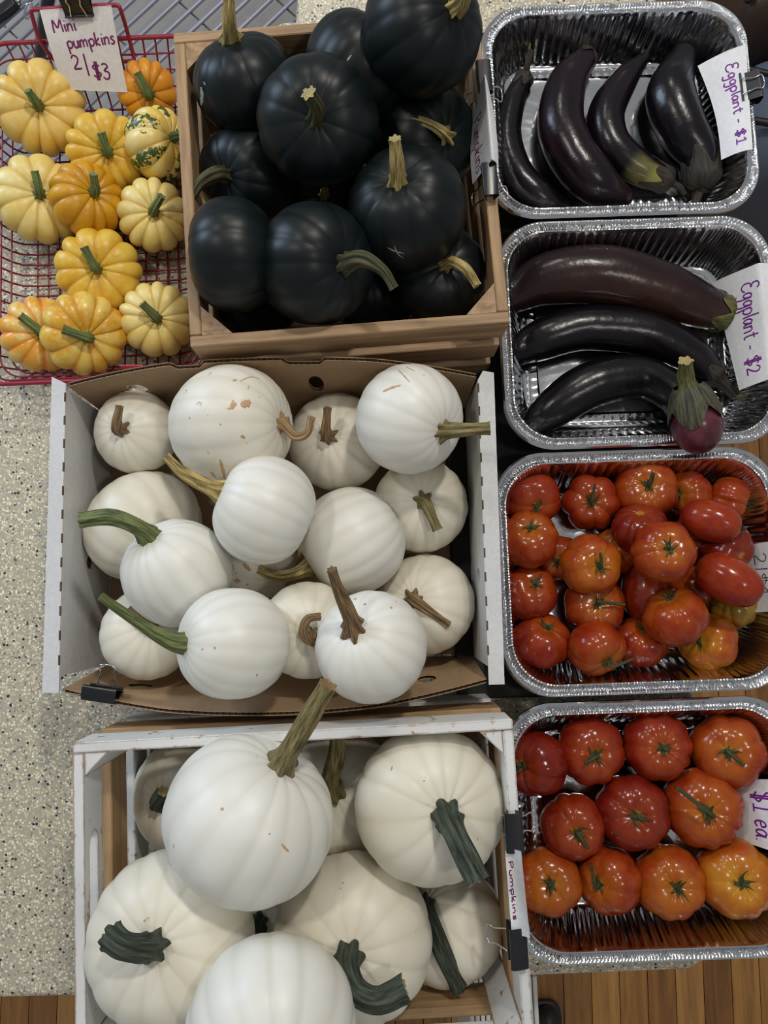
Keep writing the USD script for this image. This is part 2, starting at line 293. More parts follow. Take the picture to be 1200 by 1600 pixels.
# pen strokes for the hand lettered cards: letter -> (width, strokes); x height .55, capital 1
GL = {'M': (.85, [[(.02, 0), (.05, .5), (.12, .98), (.38, .35), (.66, .95), (.72, .45), (.74, 0)]]), 'i': (.25, [[(.1, .55), (.1, .25), (.14, 0)], [(.12, .78), (.14, .84)]]),
      'n': (.5, [[(.05, .55), (.05, 0)], [(.05, .35), (.16, .52), (.3, .53), (.37, .38), (.38, 0)]]), 'u': (.5, [[(.05, .55), (.06, .15), (.18, 0), (.34, .12), (.38, .5)], [(.38, .55), (.41, 0)]]),
      'p': (.52, [[(.03, .52), (.07, 0), (.10, -.42)], [(.05, .40), (.2, .56), (.4, .46), (.42, .2), (.26, .02), (.08, .10)]]), 'm': (.76, [[(.05, .55), (.06, 0)], [(.06, .35), (.18, .54), (.3, .46), (.32, 0)], [(.32, .35), (.46, .54), (.58, .46), (.61, 0)]]),
      'k': (.48, [[(.06, 1), (.07, 0)], [(.36, .56), (.1, .24), (.38, 0)]]), 's': (.42, [[(.34, .50), (.2, .56), (.08, .44), (.2, .30), (.33, .16), (.2, 0), (.05, .07)]]),
      '2': (.62, [[(.05, .75), (.2, .98), (.42, .85), (.38, .5), (.1, .05), (.28, .03), (.55, .06)]]), '/': (.32, [[(.18, 1.08), (.14, -.1)]]), '|': (.3, [[(.15, 1.08), (.15, -.12)]]),
      '$': (.66, [[(.56, .82), (.32, .92), (.08, .74), (.32, .5), (.56, .28), (.32, .06), (.04, .18)], [(.28, 1.12), (.25, -.14)], [(.40, 1.12), (.37, -.14)]]),
      '3': (.6, [[(.08, .92), (.3, 1), (.46, .8), (.2, .54), (.48, .40), (.42, .05), (.2, -.04), (.03, .1)]]), 'E': (.66, [[(.55, .88), (.38, 1), (.14, .9), (.14, .62), (.38, .54), (.1, .46), (.04, .18), (.2, 0), (.45, .03), (.6, .18)]]),
      'g': (.52, [[(.38, .48), (.2, .56), (.05, .34), (.14, .08), (.32, .16), (.39, .52)], [(.39, .55), (.40, -.1), (.28, -.42), (.06, -.32)]]), 'l': (.22, [[(.1, 1), (.09, .3), (.13, 0)]]),
      'a': (.52, [[(.38, .46), (.2, .56), (.05, .32), (.12, .05), (.28, .1), (.39, .5)], [(.39, .54), (.40, .14), (.47, 0)]]), 't': (.42, [[(.2, .95), (.18, .2), (.26, 0), (.36, .04)], [(.02, .62), (.38, .66)]]),
      '-': (.5, [[(.08, .34), (.34, .36)]]), '1': (.55, [[(.08, .78), (.27, 1), (.27, 0)], [(.05, 0), (.48, 0)]]), 'e': (.48, [[(.06, .28), (.36, .34), (.3, .54), (.12, .5), (.05, .22), (.18, 0), (.38, .1)]]),
      '.': (.25, [[(.08, .0), (.12, .04)]]), ' ': (.34, []), 'P': (.6, [[(.08, 1), (.08, 0)], [(.06, .95), (.32, 1), (.48, .8), (.36, .55), (.1, .48)]]), 'T': (.62, [[(.02, .96), (.58, 1)], [(.3, .98), (.29, 0)]]), 'o': (.5, [[(.22, .56), (.05, .3), (.2, 0), (.4, .2), (.36, .48), (.2, .56)]]),
      'B': (.6, [[(.08, 1), (.08, 0)], [(.06, .95), (.36, .95), (.38, .6), (.1, .52), (.44, .44), (.44, .08), (.06, .02)]]), 'c': (.45, [[(.36, .46), (.18, .56), (.05, .28), (.18, 0), (.38, .08)]])}
def on_rim(z0, z1, k=.62):
    """bend of a card that climbs the tray wall and then lies over the rim"""
    a, b = z0 if isinstance(z0, tuple) else (z0, z0)
    return lambda u, v: np.concatenate([0 * u, 0 * u, (z1 - (a + (b - a) * u)) * (np.clip(v / k, 0, 1) ** .85 - v) + .0015 * np.sin(np.pi * v)], -1)
def lettering(text, S, u0, u1, v0, vcap, r=.0007, skew=0., vshift=0.):
    """text written on the sheet S from (u0, v0) to (u1, v0 + vshift), capitals vcap high in v; flattened pen tubes"""
    wid = sum(GL[c][0] for c in text); out = []; x = 0
    for c in text:
        w, strokes = GL[c]
        for st in strokes:
            p = np.array(st, float); p = smoothpath(p, max(4, 6 * len(p)))
            fr = (x + p[:, 0] + skew * p[:, 1]) / wid; uu = u0 + (u1 - u0) * fr; vv = v0 + vshift * fr + vcap * p[:, 1]
            q = S(uu, vv); e = 1e-3; n = np.cross(S(uu + e, vv) - q, S(uu, vv + e) - q); n /= np.linalg.norm(n, axis=1, keepdims=True); n = np.where(n[:, 2:] < 0, -n, n)
            v, f, _, _ = tube(q + n * .00025, r, 6); base = np.repeat(q, 6, 0); base = np.vstack([base, q[:1], q[-1:]]); nn = np.vstack([np.repeat(n, 6, 0), n[:1], n[-1:]])
            d = np.sum((v - base - nn * .00025) * nn, 1, keepdims=True); v = v - nn * d * .7
            out.append(trimesh.Trimesh(v, f, process=False))
        x += w
    return cat_(out)

def rot_to(axis):
    """matrix whose columns are a frame with z along axis"""
    a = np.asarray(axis, float); a = a / np.linalg.norm(a); h = np.array([1., 0, 0]) if abs(a[0]) < .8 else np.array([0, 1., 0])
    x = np.cross(h, a); x /= np.linalg.norm(x); return np.stack([x, np.cross(a, x), a], 1)
def ribbed(R, H, n, depth, dimple, seed, nu=96, nv=44, sharp=.55, wob=.012, bot=.18, uneven=.25, boxy=.9):
    """a ribbed fruit body, stem axis along z, with crease / shoulder / band values per vertex"""
    g = np.random.default_rng(seed); w = 1 + uneven * g.uniform(-1, 1, n); edges = np.r_[0, np.cumsum(w)] / w.sum()
    th = np.linspace(0, 2 * np.pi, nu, endpoint=False); off = g.uniform(); s = np.interp((th / (2 * np.pi) + off) % 1, edges, np.arange(n + 1)); f = np.abs(np.sin(np.pi * s)) ** sharp
    dv = 1 + .35 * g.uniform(-1, 1, n); dep = depth * dv[np.minimum(s.astype(int), n - 1)]
    ph = np.linspace(0, np.pi, nv)[1:-1][:, None]
    amp = .30 + .70 * np.sin(ph); m = 1 - dep[None] * amp * (1 - f[None])
    rho = R * np.sin(ph) ** boxy * m; z = H * np.sign(np.cos(ph)) * np.abs(np.cos(ph)) ** boxy * (1 - .35 * dep[None] * (1 - f[None])) + 0 * rho
    q = rho / R; up = np.cos(ph) > 0
    z = z - np.where(up, dimple * H * np.exp(-(q / .40) ** 2), -bot * H * np.exp(-(q / .36) ** 2))
    v = np.stack([rho * np.cos(th), rho * np.sin(th), z], -1)
    P0 = np.array([[0, 0, H * (1 - dimple)], [0, 0, -H * (1 - bot)]]); N = (nv - 2) * nu
    v = np.vstack([v.reshape(-1, 3), P0]); fc = [grid_faces(nv - 2, nu)[:, ::-1]]; a = np.arange(nu); b = (a + 1) % nu
    fc.append(np.stack([np.full(nu, N), a, b], 1)); l = N - nu; fc.append(np.stack([np.full(nu, N + 1), l + b, l + a], 1))
    d = np.array([meshkit.fbm(v / R * 1.1 + seed * 3.7, 3, seed)]).reshape(-1); v = v * (1 + wob * 2.2 * (d - d.mean()))[:, None]
    d2 = np.array([meshkit.fbm(v / R * 4.0 + seed * 1.7, 2, seed)]).reshape(-1); v = v * (1 + wob * .35 * (d2 - d2.mean()))[:, None]
    cr = np.r_[((1 - f) ** 1.4 * np.ones_like(ph)).ravel(), .3, .3]; sh = np.r_[np.clip(1.15 - q / .62, 0, 1).repeat(nu, 1).ravel() if q.shape[1] == 1 else np.where(up, np.clip(1.1 - q / .75, 0, 1), 0).ravel(), 1, 0]
    ph2 = ph * np.ones_like(th)[None]; k = np.floor(s).astype(int); bandpick = k % 2 == 0
    band = np.r_[(bandpick[None] * np.sin(ph2) ** .6 * f[None] ** .5).ravel(), 0, 0]
    return v, np.vstack(fc), cr, sh, band

# ------------------------------------------------------------------ placing round things: each rests on what is below it
class Fruit: pass
def settle(items, floor, placed=None, tol=.94, walls=None):
    """items: dicts px, py, r (px), flat, base (px of stem foot). Each goes down its line of sight until it rests on the floor or on the earlier ones."""
    placed = placed if placed is not None else []
    for it in items:
        def at(z):
            C = P(it['px'], it['py'], z); R = it['r'] * MPP(it['px'], it['py'], z) * it.get('k', 1.); H = R * it['flat']
            o = np.array([0, 0, HC]); d = RAY(*it['base']); b = np.dot(C - o, d); c2 = np.dot(C - o, C - o) - b * b; q = (.86 * H) ** 2 - c2
            X = o + d * (b - math.sqrt(q)) if q > 0 else o + d * b
            a = X - C; a /= np.linalg.norm(a); return C, R, H, a
        def sup(R, H, a, n):
            c = float(np.dot(a, n)); return 1 / math.sqrt(max(1 - c * c, 0) / R ** 2 + c * c / H ** 2)
        z = floor + .01; ok = False
        while z < floor + .35:
            C, R, H, a = at(z); low = math.sqrt(R * R * (1 - a[2] ** 2) + H * H * a[2] ** 2)
            if z - low >= floor - .001:
                ok = all(np.linalg.norm(C - q.C) >= (it.get('tol', tol)) * (sup(R, H, a, (q.C - C) / np.linalg.norm(q.C - C)) + sup(q.R, q.H, q.a, (C - q.C) / np.linalg.norm(q.C - C))) for q in placed)
                if ok and walls and z < walls[5] + .01:
                    w = np.array([math.cos(walls[2]), math.sin(walls[2]), 0]); y = np.array([-w[1], w[0], 0]); o2 = C - np.array([walls[0], walls[1], C[2]])
                    ok = abs(o2 @ w) + math.sqrt(R * R * (1 - (a @ w) ** 2) + H * H * (a @ w) ** 2) < walls[3] + .004 and abs(o2 @ y) + math.sqrt(R * R * (1 - (a @ y) ** 2) + H * H * (a @ y) ** 2) < walls[4] + .004
                if ok and z >= it.get('zmin', 0): break
            z += .001
        if 'dz' in it: z += it['dz']
        f = Fruit(); f.C, f.R, f.H, f.a = at(z); f.it = it; placed.append(f)
    return placed

def stem_part(t, name, pts, r0, r1, m, flare=1.7, ridge=.14, nr=5, cut=None, seed=0, nth=36, kink=0.):
    p = smoothpath(pts, 34); s = np.linspace(0, 1, 34); g = np.random.default_rng(seed)
    r = r0 + (r1 - r0) * s; r = r * (1 + .75 * (flare - 1) * np.exp(-(s / .15) ** 2)) * (1 + .12 * np.exp(-((s - 1) / .05) ** 2)) * (1 + .05 * np.sin(s * 9 + seed))
    T, U, V = frames(p); th = np.linspace(0, 2 * np.pi, nth, endpoint=False)
    rd = ridge * (1 + .35 * np.exp(-(s / .16) ** 2)); tw = kink * s
    rr = r[:, None] * (1 + rd[:, None] * np.cos(nr * (th[None] + tw[:, None]) + seed)) * (1 + .05 * g.standard_normal((1, nth)))
    v = p[:, None] + rr[..., None] * (np.cos(th)[None, :, None] * U[:, None] + np.sin(th)[None, :, None] * V[:, None])
    v[-1] += T[-1] * (r1 * .07 * g.standard_normal(nth))[:, None]; v = v.reshape(-1, 3)
    f = grid_faces(34, nth); al = np.repeat(s * np.linalg.norm(np.diff(p, axis=0), axis=1).sum() / .03, nth); ar = np.tile(np.abs(th / np.pi - 1) * 4, 34)
    path = t.part(name, (v, f), m, True, True, prim={'along': al, 'around': ar})
    last = v[-nth:]; c = last.mean(0); ring2 = c + (last - c) * .55 - T[-1] * r1 * .12
    cv = np.vstack([last, ring2, c[None] - T[-1] * r1 * .25]); a = np.arange(nth); b = (a + 1) % nth
    cf = np.vstack([np.stack([a, b, nth + b], 1), np.stack([a, nth + b, nth + a], 1), np.stack([nth + a, nth + b, np.full(nth, 2 * nth)], 1)])
    t.part('cut_end', (cv, cf), cut or m, True, True, parent=path, prim={'along': g.uniform(0, 3, len(cv)), 'around': g.uniform(0, 3, len(cv))})
    return path

def hit(v, fc, px, py):
    """where the line of sight first meets a mesh: point and normal"""
    o = np.array([0, 0, HC]); d = RAY(px, py); a, b, c = v[fc[:, 0]], v[fc[:, 1]], v[fc[:, 2]]; e1, e2 = b - a, c - a; h = np.cross(d, e2); det = np.sum(e1 * h, 1); det = np.where(np.abs(det) < 1e-14, 1e-14, det)
    q = o - a; u = np.sum(q * h, 1) / det; r = np.cross(q, e1); w = (r @ d) / det; t = np.sum(e2 * r, 1) / det; ok = (u >= -1e-6) & (w >= -1e-6) & (u + w <= 1 + 1e-6) & (t > 0)
    if not ok.any(): return None
    k = np.where(ok, t, 1e9).argmin(); n = np.cross(e1[k], e2[k]); n /= np.linalg.norm(n); n = n if n @ d < 0 else -n
    return o + d * t[k], n
PALE, TANS = 'scar_pale', 'scar_tan'
SCARS = {(383, 131): [(PALE, 4, [(314, 136), (316, 150), (314, 164)]), (PALE, 1.5, [(318, 128), (321, 133)])], (637, 327): [(PALE, 1.6, [(606, 387), (618, 393), (632, 396)]), (PALE, 1.2, [(616, 384), (622, 397), (630, 403)])], (560, 106): [(PALE, 1.5, [(549, 86), (541, 97)])],
    (362, 665): [(TANS, 6, [(376, 633), (384, 631), (391, 627)]), (TANS, 2.6, [(344, 718), (348, 733), (351, 748)]), (TANS, 2.6, [(329, 737), (337, 746)]), (TANS, 1.3, [(374, 596), (392, 589), (405, 592)]), (TANS, 1.5, [(295, 652), (297, 654)]), (TANS, 1.8, [(344, 662), (345, 664)])],
    (640, 655): [(TANS, 2.4, [(598, 612), (612, 606), (626, 602)]), (TANS, 1.2, [(622, 578), (632, 588), (640, 597)]), (TANS, 1.2, [(634, 573), (648, 580)])], (365, 1005): [(TANS, 2.4, [(334, 1013), (337, 1012)]), (TANS, 2., [(315, 1014), (317, 1015)]), (TANS, 2.4, [(400, 1055), (403, 1054)])],
    (580, 1010): [(TANS, 2.4, [(553, 936), (557, 936)]), (TANS, 2.4, [(568, 944), (572, 944)]), (TANS, 2.4, [(609, 949), (613, 950)])], (395, 872): [(TANS, 3, [(380, 880), (391, 892)]), (TANS, 3, [(368, 905), (376, 909)]), (TANS, 2, [(385, 912), (388, 914)])],
    (390, 1278): [(TANS, 2.4, [(346, 1262), (348, 1266)]), (TANS, 2., [(440, 1319), (451, 1331)]), (TANS, 1.6, [(420, 1302), (422, 1304)]), (TANS, 1.6, [(271, 1318), (272, 1326)])], (551, 1465): [(TANS, 2.2, [(535, 1379), (536, 1381)]), (TANS, 2., [(532, 1388), (533, 1389)])], (672, 1257): [(TANS, 1.6, [(613, 1197), (611, 1204)]), (TANS, 2., [(745, 1311), (747, 1311)])]}
def pumpkin(f, name, label, cat, group, m, n, depth, dimple, seed, stem=None, **kw):
    t = Thing(name, label, cat, (f.C[0], f.C[1], f.C[2] - f.R * .8), group)
    v, fc, cr, sh, band = ribbed(f.R, f.H, n, depth, dimple, seed, **kw)
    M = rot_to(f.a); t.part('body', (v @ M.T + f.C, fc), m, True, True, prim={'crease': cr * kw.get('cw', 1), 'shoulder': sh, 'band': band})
    for sm, sr, pts in SCARS.get((f.it['px'], f.it['py']), []):
        q = smoothpath(np.array(pts, float), 8); hs = [hit(v @ M.T + f.C, fc, *p) for p in q]; hs = [h_ for h_ in hs if h_]
        if len(hs) < 3: continue
        pp = np.array([h_[0] for h_ in hs]); nn = np.array([h_[1] for h_ in hs]); k_ = len(pp); rr = sr * MPP(*q[0], f.C[2] + .5 * f.R) * (.35 + .65 * np.sin(np.linspace(.2, np.pi - .2, k_))) * (1 + .3 * np.sin(np.arange(k_) * 2.3 + seed))
        vv, ff, _, _ = tube(pp, rr, 10); cc = np.vstack([np.repeat(pp, 10, 0), pp[:1], pp[-1:]]); n2 = np.vstack([np.repeat(nn, 10, 0), nn[:1], nn[-1:]]); dd = np.sum((vv - cc) * n2, 1, keepdims=True)
        t.part('scar', (vv - n2 * dd * .86 + n2 * .0001, ff), sm, True, True)
    if stem:
        foot = f.C + f.a * f.H * (1 - dimple) * .985
        pts = [foot - f.a * .002]; mid = stem.get('mid', [])
        tip = P(*stem['tip'][:2], foot[2] + stem['tip'][2])
        if mid: pts += [P(q[0], q[1], foot[2] + q[2]) for q in mid]
        else: pts.append(foot + f.a * np.linalg.norm(tip - foot) * .38)
        pts.append(tip); k = MPP(f.it['px'], f.it['py'], f.C[2])
        stem_part(t, 'stem', pts, stem['r0'] * k, stem['r1'] * k, stem['m'], stem.get('flare', 1.7), stem.get('ridge', .14), 6, cut=stem.get('cut'), seed=seed)
    return t

# ------------------------------------------------------------------ the counter, floor and what shows past the counter
def slab(poly, z0, z1, r):
    """polygon slab with rounded top and bottom edges"""
    rows = []; k = 5
    for i in range(k + 1): a = math.pi / 2 * i / k; rows.append((r * (1 - math.cos(a)), z1 - r * (1 - math.sin(a))))
    rows = [(r - r * math.sin(a), z1 - r + r * math.cos(a)) for a in np.linspace(0, math.pi / 2, 6)]; rows += [(r - r * math.cos(a), z0 + r - r * math.sin(a)) for a in np.linspace(0, math.pi / 2, 6)]
    pts = np.array(poly.exterior.coords)[:-1]
    if poly.exterior.is_ccw is False: pts = pts[::-1]
    nx = np.roll(pts, -1, 0) - np.roll(pts, 1, 0); nrm = np.stack([nx[:, 1], -nx[:, 0]], 1); nrm /= np.linalg.norm(nrm, axis=1, keepdims=True); n = len(pts)
    v = np.vstack([np.c_[pts - nrm * d, np.full(n, z)] for d, z in rows]); f = grid_faces(len(rows), n)[:, ::-1]
    top = trimesh.creation.triangulate_polygon(Polygon(v[:n, :2]), engine='earcut'); tv, tf = top
    N = len(v); v2 = np.vstack([v, np.c_[tv, np.full(len(tv), z1)], np.c_[tv, np.full(len(tv), z0)]]); f2 = np.vstack([f, tf + N, tf[:, ::-1] + N + len(tv)])
    return trimesh.Trimesh(v2, f2, process=False)
front = [P(-420, 1571, 0), P(115, 1559, 0), P(845, 1527, 0), P(1110, 1516, 0)]
corner = [(-.95, front[0][1] - .012), *[tuple(q[:2]) for q in front], (.352, .96), (-.10, .96), (-.115, .74), P(440, 30, 0)[:2], P(110, 268, 0)[:2], P(-330, 470, 0)[:2], (-.95, .45)]
poly = Polygon([tuple(c) for c in corner]).buffer(-.03).buffer(.03, quad_segs=6)
ct = Thing('counter', 'speckled beige terrazzo counter that carries all the crates, trays and the basket', 'counter', (0, 0, 0))
ct.part('worktop', slab(poly, -.032, 0, .008), 'terrazzo', 40)
ct.part('base_cabinet', slab(poly.buffer(-.06), -.75, -.033, .003), 'white_lacquer', 40)

fl = Thing('floor', 'brown oak strip floor below the counter', None, (0, 0, -.75), kind='structure')
fl.part('subfloor', cbox((.02, .22, -.03), (2.60, 2.74, .02), .001), 'dark_hole')
g = np.random.default_rng(5); x = -1.30; k = 0
while x < 1.35:
    w = .0575; y = -1.35 - g.uniform(0, .5)
    y_stop = 1.6
    while y < y_stop:
        L = g.uniform(.5, 1.1)
        y1 = min(y + L, 1.7)
        if y1 > -1.2: fl.part('plank', cbox((x + w / 2, (y + y1) / 2, -.009 + g.uniform(-.0003, .0003)), (w - .0012, y1 - y - .0012, .018), .0008), 'plank_%d' % g.integers(4), False)
        y = y1
    x += w

# wire shelving behind the far left corner of the counter
ZS = -.20
sh = Thing('wire_shelf', 'grey coated wire shelf of slanting rods behind the red basket', 'shelf', (P(150, 60, ZS)[0], P(150, 60, ZS)[1], ZS))
dirv = (P(191, 82, ZS) - P(279, 0, ZS)); dirv /= np.linalg.norm(dirv); perp = np.array([-dirv[1], dirv[0], 0]); base0 = P(279, 0, ZS); step = .0262
for i in range(-9, 14):
    c = base0 + perp * step * i; sh.part('rod', tmesh(np.array([c - dirv * .42, c + dirv * .62]), .0034, 10), 'grey_rod', True, True)
for j in range(-2, 5):
    c = base0 + dirv * (.11 * j); sh.part('cross_wire', tmesh(np.array([c - perp * .36, c + perp * .28]) - [0, 0, .0045], .0016, 8), 'dark_wire', True, True)
for s in (-.42, .62):
    c = base0 + dirv * s; sh.part('edge_rail', tmesh(np.array([c - perp * .36, c + perp * .28]) - [0, 0, .004], .004, 8), 'grey_rod', True, True)
for u_ in (-.40, .60):
    for w_ in (-.35, .27):
        c = base0 + dirv * u_ + perp * w_; sh.part('leg', tmesh(np.array([[c[0], c[1], -.75], [c[0], c[1], ZS - .002]]), .009, 12), 'grey_rod', True, True)
tc_ = base0 + dirv * .10 - perp * .16; tb = Thing('storage_tub', 'pale grey plastic tub under the wire shelf rods', 'tub', (tc_[0], tc_[1], -.42), rz=math.atan2(dirv[1], dirv[0]))
tb.part('lid', cbox((0, 0, -.006), (.96, .56, .012), .004), 'grey_plastic'); tb.part('body', cbox((0, 0, -.171), (.93, .53, .318), .02), 'grey_plastic')
ps = Thing('stand_post', 'black metal post with chrome edge behind the pumpkin sign', 'post', P(62, 110, -.19))
q = [P(80, -30, -.03), P(72, 25, -.08), P(62, 98, -.185)]
ps.part('tube', tmesh(smoothpath(q, 14), .0085, 16), 'black_metal', True, True); o = np.array([-.0085, 0, .003])
ps.part('chrome_edge', tmesh(smoothpath([a + o for a in q], 14), .0018, 8), 'chrome', True, True)
o2 = np.array([-.012, .0, .004]); ps.part('clasp', cat_([tmesh(smoothpath([P(66, 8, -.05) + o2, P(61, 30, -.07) + o2, P(55, 31, -.07) + o2, P(57, 12, -.05) + o2, P(66, 8, -.05) + o2], 20), .0015, 8)]), 'chrome', True, True)
hd = Thing('cart_handle', 'black grip with chrome ends at the far left behind the basket', 'handle', P(10, 20, -.12))
hd.part('grip', tmesh(smoothpath([P(-30, 42, -.1), P(4, 20, -.1), P(24, 4, -.1)], 16), .010, 16), 'black_metal', True, True)
hd.part('chrome_cap', tmesh(np.array([P(22, 6, -.1), P(34, -4, -.1)]), .0085, 16), 'chrome', True, True)
hd.part('lower_bar', tmesh(np.array([P(-30, 62, -.13), P(50, -8, -.13)]), .006, 12), 'grey_rod', True, True)

e_ = P(-30, 42, -.1); hd.part('upright', tmesh(smoothpath([e_, e_ + [-.03, -.01, -.04], e_ + [-.035, -.01, -.095]], 14), .009, 12), 'black_metal', True, True)
# black board under the trays
mt = Thing('black_mat', 'thin black board lying under the foil trays', 'board', (.21, .30, 0), rz=.036)
mt.part('sheet', cbox((.01, 0, .0075), (.30, .83, .014), .002), 'black_mat')
# right of the far tray, lower down
bg = Thing('leather_bag', 'dark brown leather bag past the far corner of the first eggplant tray', 'bag', P(1216, 10, -.75))
def blob(c, r, seed, w=.1, p=3.2):
    m = trimesh.creation.icosphere(4); d = m.vertices; s = (np.abs(d) ** p).sum(1) ** (-1 / p); v = d * s[:, None]; n = np.array([meshkit.fbm(d * 2.2 + seed, 3, seed)]).reshape(-1)
    return trimesh.Trimesh(np.array(c) + v * (1 + w * (n - n.mean()))[:, None] * np.array(r), m.faces, process=False)
c = P(1216, 10, -.30); bg.part('body', blob(c - [0, 0, .175], (.10, .092, .270), 3, .05, 4.5), 'brown_leather', True, True)
bg.part('strap', tmesh(smoothpath([c + [-.09, -.05, .07], c + [-.05, .02, .105], c + [.03, .1, .09]], 20), .006, 10), 'black_rubber', True, True)
jb = Thing('cloth_bag', 'blue grey cloth bag beyond the tray rim under the card clip', 'bag', P(1225, 212, -.75))
c = P(1225, 212, -.36); jb.part('body', blob(c - [0, 0, .145], (.11, .118, .240), 8, .08, 4.), 'blue_cloth', True, True)
jb.part('strap', tmesh(smoothpath([c + [-.10, .06, .09], c + [-.02, .02, .118], c + [.08, .05, .10]], 20), .005, 8), 'black_rubber', True, True)
jb.part('handle', tmesh(smoothpath([c + [-.10, -.03, .09], c + [-.02, -.06, .115], c + [.08, -.04, .10]], 20), .006, 8), 'black_rubber', True, True)
# in front of the counter
wp = Thing('white_cabinet_end', 'white grooved board standing against the front edge of the counter', 'board', (P(790, 1560, -.035)[0], -.52, -.75), rz=.035)
x0 = P(735, 1560, -.035)[0] - wp.loc[0]; x1 = P(844, 1560, -.035)[0] - wp.loc[0]; wd = (x1 - x0) / 13
for i in range(13): wp.part('slat', cbox((x0 + wd * (i + .5), 0, .357), (wd * .8, .15, .715), .0015), 'white_lacquer')
wp.part('backing', cbox(((x0 + x1) / 2, 0, .35), (x1 - x0 - .004, .146, .69), .001), 'groove')
so = Thing('shoe', 'black shoe toe on the wooden floor beside the white grooved board', 'shoe', P(862, 1620, -.75))
c = P(856, 1622, -.72); m = blob(c, (.026, .060, .028), 4, .02, 2.3); so.part('upper', m, 'black_rubber', True, True)
so.part('sole', blob(c - [0, 0, .022], (.033, .062, .0085), 4, .01, 3.5), 'black_rubber', True, True); so.part('tongue', blob(c + [-.004, -.030, .022], (.017, .03, .012), 4, .01, 2.4), 'shoe_lining', True, True)

# ------------------------------------------------------------------ crates
def crate(t, W, D, Ht, th, sl, gap, mx, my, mz, mids, leg, hole=None):
    """open slatted crate; local origin at the middle of its footprint. mids: materials of the middle slats (x, y)"""
    zs = [Ht - sl / 2, Ht - sl * 1.5 - gap, Ht - sl * 2.5 - 2 * gap]
    for k, z in enumerate(zs):
        a, b = (mids if k == 1 else (mx, my))
        for sy in (-1, 1): t.part('slat', cbox((0, sy * (D / 2 - th / 2), z), (W, th, sl), .0011), a, False)
        for sx in (-1, 1):
            if hole and k == 0 and sx < 0:
                o = sbox(-D / 2 + th + .0005, -sl / 2, D / 2 - th - .0005, sl / 2).difference(affinity.scale(Point(0, 0).buffer(1, quad_segs=8), .012, .011).union(sbox(-.05, -.011, .05, .011)).union(Point(-.05, 0).buffer(.011)).union(Point(.05, 0).buffer(.011)))
                m = trimesh.creation.extrude_polygon(o, th, engine='earcut'); v = m.vertices
                m.vertices = np.stack([sx * (W / 2) + v[:, 2], v[:, 0], v[:, 1] + z], 1); t.part('slat', m, b, False)
            else: t.part('slat', cbox((sx * (W / 2 - th / 2), 0, z), (th, D - 2 * th - .001, sl), .0011), b, False)
    zb = Ht - 3 * sl - 2 * gap
    for sx in (-1, 1):
        for sy in (-1, 1):
            x, y = sx * (W / 2 - th - .0003), sy * (D / 2 - th - .0003)
            tri = Polygon([(x, y), (x - sx * leg, y), (x, y - sy * leg)])
            m = trimesh.creation.extrude_polygon(tri, Ht - zb - .0012, engine='earcut'); m.apply_translation((0, 0, zb)); t.part('corner_post', m, mz, False)
    return zb
DC = P(541, 277, .185); DC = np.array([-.0465, .4225, 0])
dk = Thing('wooden_crate', 'natural pine slatted crate holding the black pumpkins', 'crate', (DC[0], DC[1], 0), 'slatted wooden crates', rz=math.radians(4.6))
zb = crate(dk, .316, .335, .185, .0115, .044, .024, 'pine_x', 'pine_y', 'pine_z', ('pine_x', 'pine_y'), .030)
for i in range(5): dk.part('floor_slat', cbox((0, -.128 + .064 * i, .004), (.290, .052, .008), .001), 'pine_x', False)
# place from its front left and back right rim corners
WCx = P(116, 1380, .2)[0]
wc = Thing('painted_crate', 'white painted crate with chipped paint holding the largest white pumpkins', 'crate', (-.0755, -.2675, 0), 'slatted wooden crates', rz=math.radians(3.0))
crate(wc, .402, .29, .200, .0098, .045, .026, 'painted_x', 'painted_y', 'painted_z', ('bare_x', 'bare_y'), .021, hole=True)
for i, y in enumerate((-.090, -.035, .03, .095)): wc.part('floor_slat', cbox((0, y, .0045), (.380, .046, .008), .001), 'bare_x' if i % 2 else 'painted_x', False)

# ------------------------------------------------------------------ cardboard box
BX, BD, BH = .4290, .3180, .135
bxT = Thing('cardboard_box', 'open white cardboard produce box with brown inner flaps, full of white pumpkins', 'box', (-.1135, .0715, 0), rz=math.radians(1.3))
def panel(poly, warp, th, strips=26):
    """sheet of board from a polygon (u along, v up), bent by warp(u, v, w)"""
    u0, v0, u1, v1 = poly.bounds; out = []
    for i in range(strips):
        a, b = u0 + (u1 - u0) * i / strips, u0 + (u1 - u0) * (i + 1) / strips
        c = poly.intersection(sbox(a, v0 - 1, b, v1 + 1))
        for gg in getattr(c, 'geoms', [c]):
            if gg.geom_type == 'Polygon' and gg.area > 1e-9: out.append(trimesh.creation.extrude_polygon(gg, th, engine='earcut'))
    m = cat_(out); v = m.vertices; m.vertices = warp(v[:, 0], v[:, 1], v[:, 2]); return m
def flute(u0, u1, vtop, warp, th, depth=.012, pitch=.0062):
    """the wavy middle ply, seen at the cut edge"""
    n = int((u1 - u0) / pitch * 8); u = np.linspace(u0, u1, n); w = th / 2 + (th / 2 - .0005) * np.sin(2 * np.pi * u / pitch)
    vt = vtop(u); a = warp(u, vt - .0002, w - .0003); b = warp(u, vt - .0002, w + .0003); c = warp(u, vt - depth, w + .0003); d = warp(u, vt - depth, w - .0003)
    v = np.vstack([a, b, c, d]); i = np.arange(n - 1); f = []
    for p, q in ((0, 1), (1, 2), (3, 0)): f += [np.stack([p * n + i, p * n + i + 1, q * n + i + 1], 1), np.stack([p * n + i, q * n + i + 1, q * n + i], 1)]
    return trimesh.Trimesh(v, np.vstack(f), process=False)
hx, hy = BX / 2, BD / 2
CT = .0040
